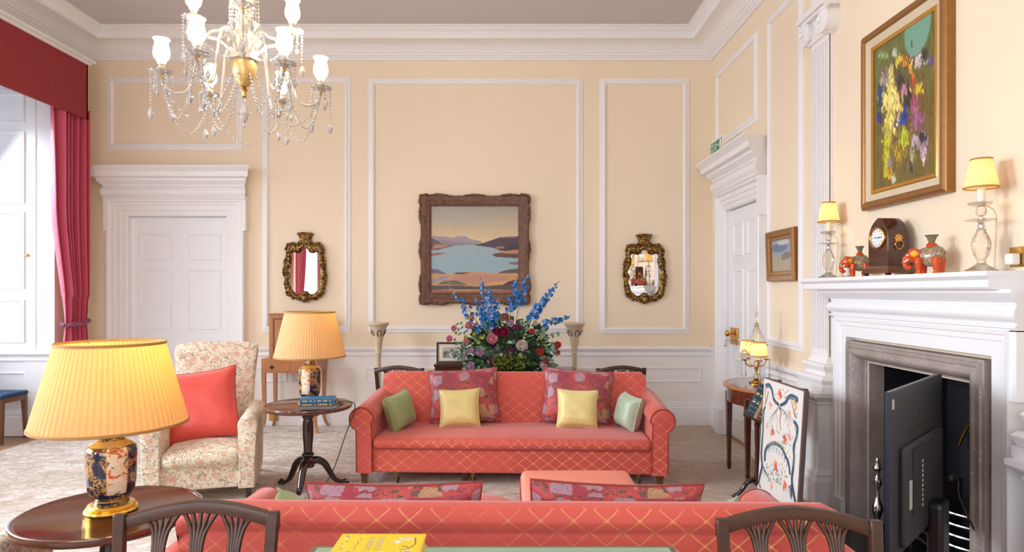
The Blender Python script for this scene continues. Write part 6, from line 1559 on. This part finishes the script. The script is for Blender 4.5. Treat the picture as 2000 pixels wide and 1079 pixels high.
m = MB(); m.tube([(0, 0, Zc(170)), (0, 0, 4.37-2.5-.03)], .008, n=8); m.lathe([(0, 1.80), (.03, 1.80), (.07, 1.845), (.075, 1.869), (0, 1.869)], n=24); part('rod_and_canopy', m, 'brass', t)
bead_proto = None
def strand(m, pts, r=.0085, gap=None, first=1.0):
    gap = gap or r*2.15; pts = [Vector(p) for p in pts]; d = 0.0; nxt = 0.0; k = 0
    for i in range(len(pts)-1):
        a, b = pts[i], pts[i+1]; L = (b-a).length
        while nxt <= d+L and L > 0:
            c = a.lerp(b, (nxt-d)/L); dr = (b-a).normalized(); q = dr.to_track_quat('Z', 'Y').to_matrix(); rr = r*(1 if k % 2 == 0 else .86)
            s0 = len(m.v); 
            n = 6; vs = [c+q @ Vector((0, 0, -rr*1.15))]; 
            for z, k2 in ((-.45, .8), (.45, .8)): vs += [c+q @ Vector((rr*k2*math.cos(2*PI*j/n+k), rr*k2*.7*math.sin(2*PI*j/n+k), rr*z*1.1)) for j in range(n)]
            vs.append(c+q @ Vector((0, 0, rr*1.15))); 
            m.add(vs, [(0, 1+(j+1) % n, 1+j) for j in range(n)]+[(1+j, 1+(j+1) % n, 1+n+(j+1) % n, 1+n+j) for j in range(n)]+[(2*n+1, 1+n+j, 1+n+(j+1) % n) for j in range(n)])
            nxt += gap*1.12; k += 1
        d += L
    return m
def catenary(a, b, sag, n=24): a, b = Vector(a), Vector(b); return [a.lerp(b, i/n)-Vector((0, 0, sag*4*(i/n)*(1-i/n))) for i in range(n+1)]
def drop(m, c, s_=1.0):
    m.lathe([(0, -.055*s_), (.006*s_, -.05*s_), (.013*s_, -.035*s_), (.015*s_, -.026*s_), (.008*s_, -.008*s_), (.004*s_, 0), (0, .002)], c, n=6)
tips = []
def arm(a, R, zs, zr, small=False):    # a angle, R radius, zs = shade centre height (local), zr = root height
    c, s_ = math.cos(a), math.sin(a); f = lambda r, z: (c*r, s_*r, z); zb2 = zs-.15
    m = MB()
    pts = crom([f(.05, zr), f(R*.32, zr+.085), f(R*.52, zr+.06), f(R*.66, zb2-.05), f(R*.82, zb2-.10), f(R*.95, zb2-.07), f(R, zb2)], 8)
    m.tube(pts, .0095, n=6); ar = part('arm', m, 'crystalwarm', t, smooth=20)
    o = f(R, zb2)
    m = MB(); m.lathe([(0, 0), (.012, .0), (.03, .006), (.062, .016), (.066, .022), (.04, .013), (.012, .012), (0, .012)], o, n=20, rf=lambda q, z: 1+.07*math.cos(10*q)); m.lathe([(.006, .02), (.022, .03), (.024, .045), (.014, .055), (.022, .065), (.028, .075), (.02, .085), (0, .086)], o, n=10); part('drip_pan', m, 'crystal', ar, smooth=20)
    m = MB(); m.lathe([(0, -.012), (.012, -.012), (.012, .02), (.009, .06), (0, .06)], o, n=12); part('socket_collar', m, 'brass', ar)
    m = MB(); m.lathe([(.016, .078), (.030, .086), (.042, .102), (.047, .125), (.045, .15), (.038, .178), (.037, .192), (.042, .204), (.048, .212)], o, n=32, rf=lambda q, z: 1+(.05*math.cos(12*q) if z > .2 else 0), cap=False); part('tulip_shade', m, 'litglass', ar, smooth=70)
    K = 6
    for j in range(K):
        m = MB()
        b = a+j*2*PI/K; p = Vector(o)+Vector((.056*math.cos(b), .056*math.sin(b), .012)); Lg = (.20 if j % 3 == 0 else .07); strand(m, [p, p-Vector((0, 0, Lg))], .0085); drop(m, p-Vector((0, 0, Lg+.006)), 1.35 if j % 3 == 0 else .9)
        part('pendant', m, 'crystal', ar, smooth=0)
    return Vector(o)
low = [arm(rd(20+60*k), .45, Zc(115)-.0, Zc(112)) for k in range(6)]
up = [arm(rd(20+90*k), .28, .31+Zc(115)+.03, Zc(86)) for k in range(4)]
for k in range(6):
    a, b = low[k], low[(k+1) % 6]
    m = MB(); strand(m, catenary(a-Vector((0, 0, .02)), b-Vector((0, 0, .02)), .27), .0105); part('bead_garland', m, 'crystal', t, smooth=0)
    m = MB(); strand(m, catenary(a-Vector((0, 0, .02)), (math.cos(rd(20+60*k))*.07, math.sin(rd(20+60*k))*.07, Zc(150)), .25), .0105); part('bead_garland', m, 'crystal', t, smooth=0)
for k in range(4):
    a, b = up[k], up[(k+1) % 4]; m = MB(); strand(m, catenary(a, b, .14), .0095); part('bead_garland', m, 'crystal', t, smooth=0)
for k in range(8):
    a = k*PI/4+.2; c, s_ = math.cos(a), math.sin(a); m = MB(); strand(m, catenary((c*.085, s_*.085, Zc(46)), (c*.06, s_*.06, Zc(-140)), -.09 if k % 2 else -.06), .0095); part('bead_string', m, 'crystalwarm', t, smooth=0)
    m = MB(); p = Vector((c*.088, s_*.088, Zc(48))); strand(m, [p, p-Vector((0, 0, .07))], .007); drop(m, p-Vector((0, 0, .075))); part('pendant', m, 'crystalwarm', t, smooth=0)
for k in (0, 2, 4):
    p = low[k]; 
for nm, R, z, n_l in (('low', .33, Zc(60), 3), ('up', .15, Zc(-40), 2)):
    for k in range(n_l): bulb_light('chandelier_extra_light', (CX+R*math.cos(k*2*PI/n_l+.3), CY+R*math.sin(k*2*PI/n_l+.3), 2.5+z), 5.0, r=.06, col=(1, .78, .5))
for k in range(4): bulb_light('chandelier_extra_light', (CX+.13*math.cos(k*PI/2), CY+.13*math.sin(k*PI/2), 2.5+Zc((100, 60, 20, -20)[k])), 6.0, r=.04, col=(1, .84, .62))  # lights added round the stem to brighten the crystal, no bulbs there
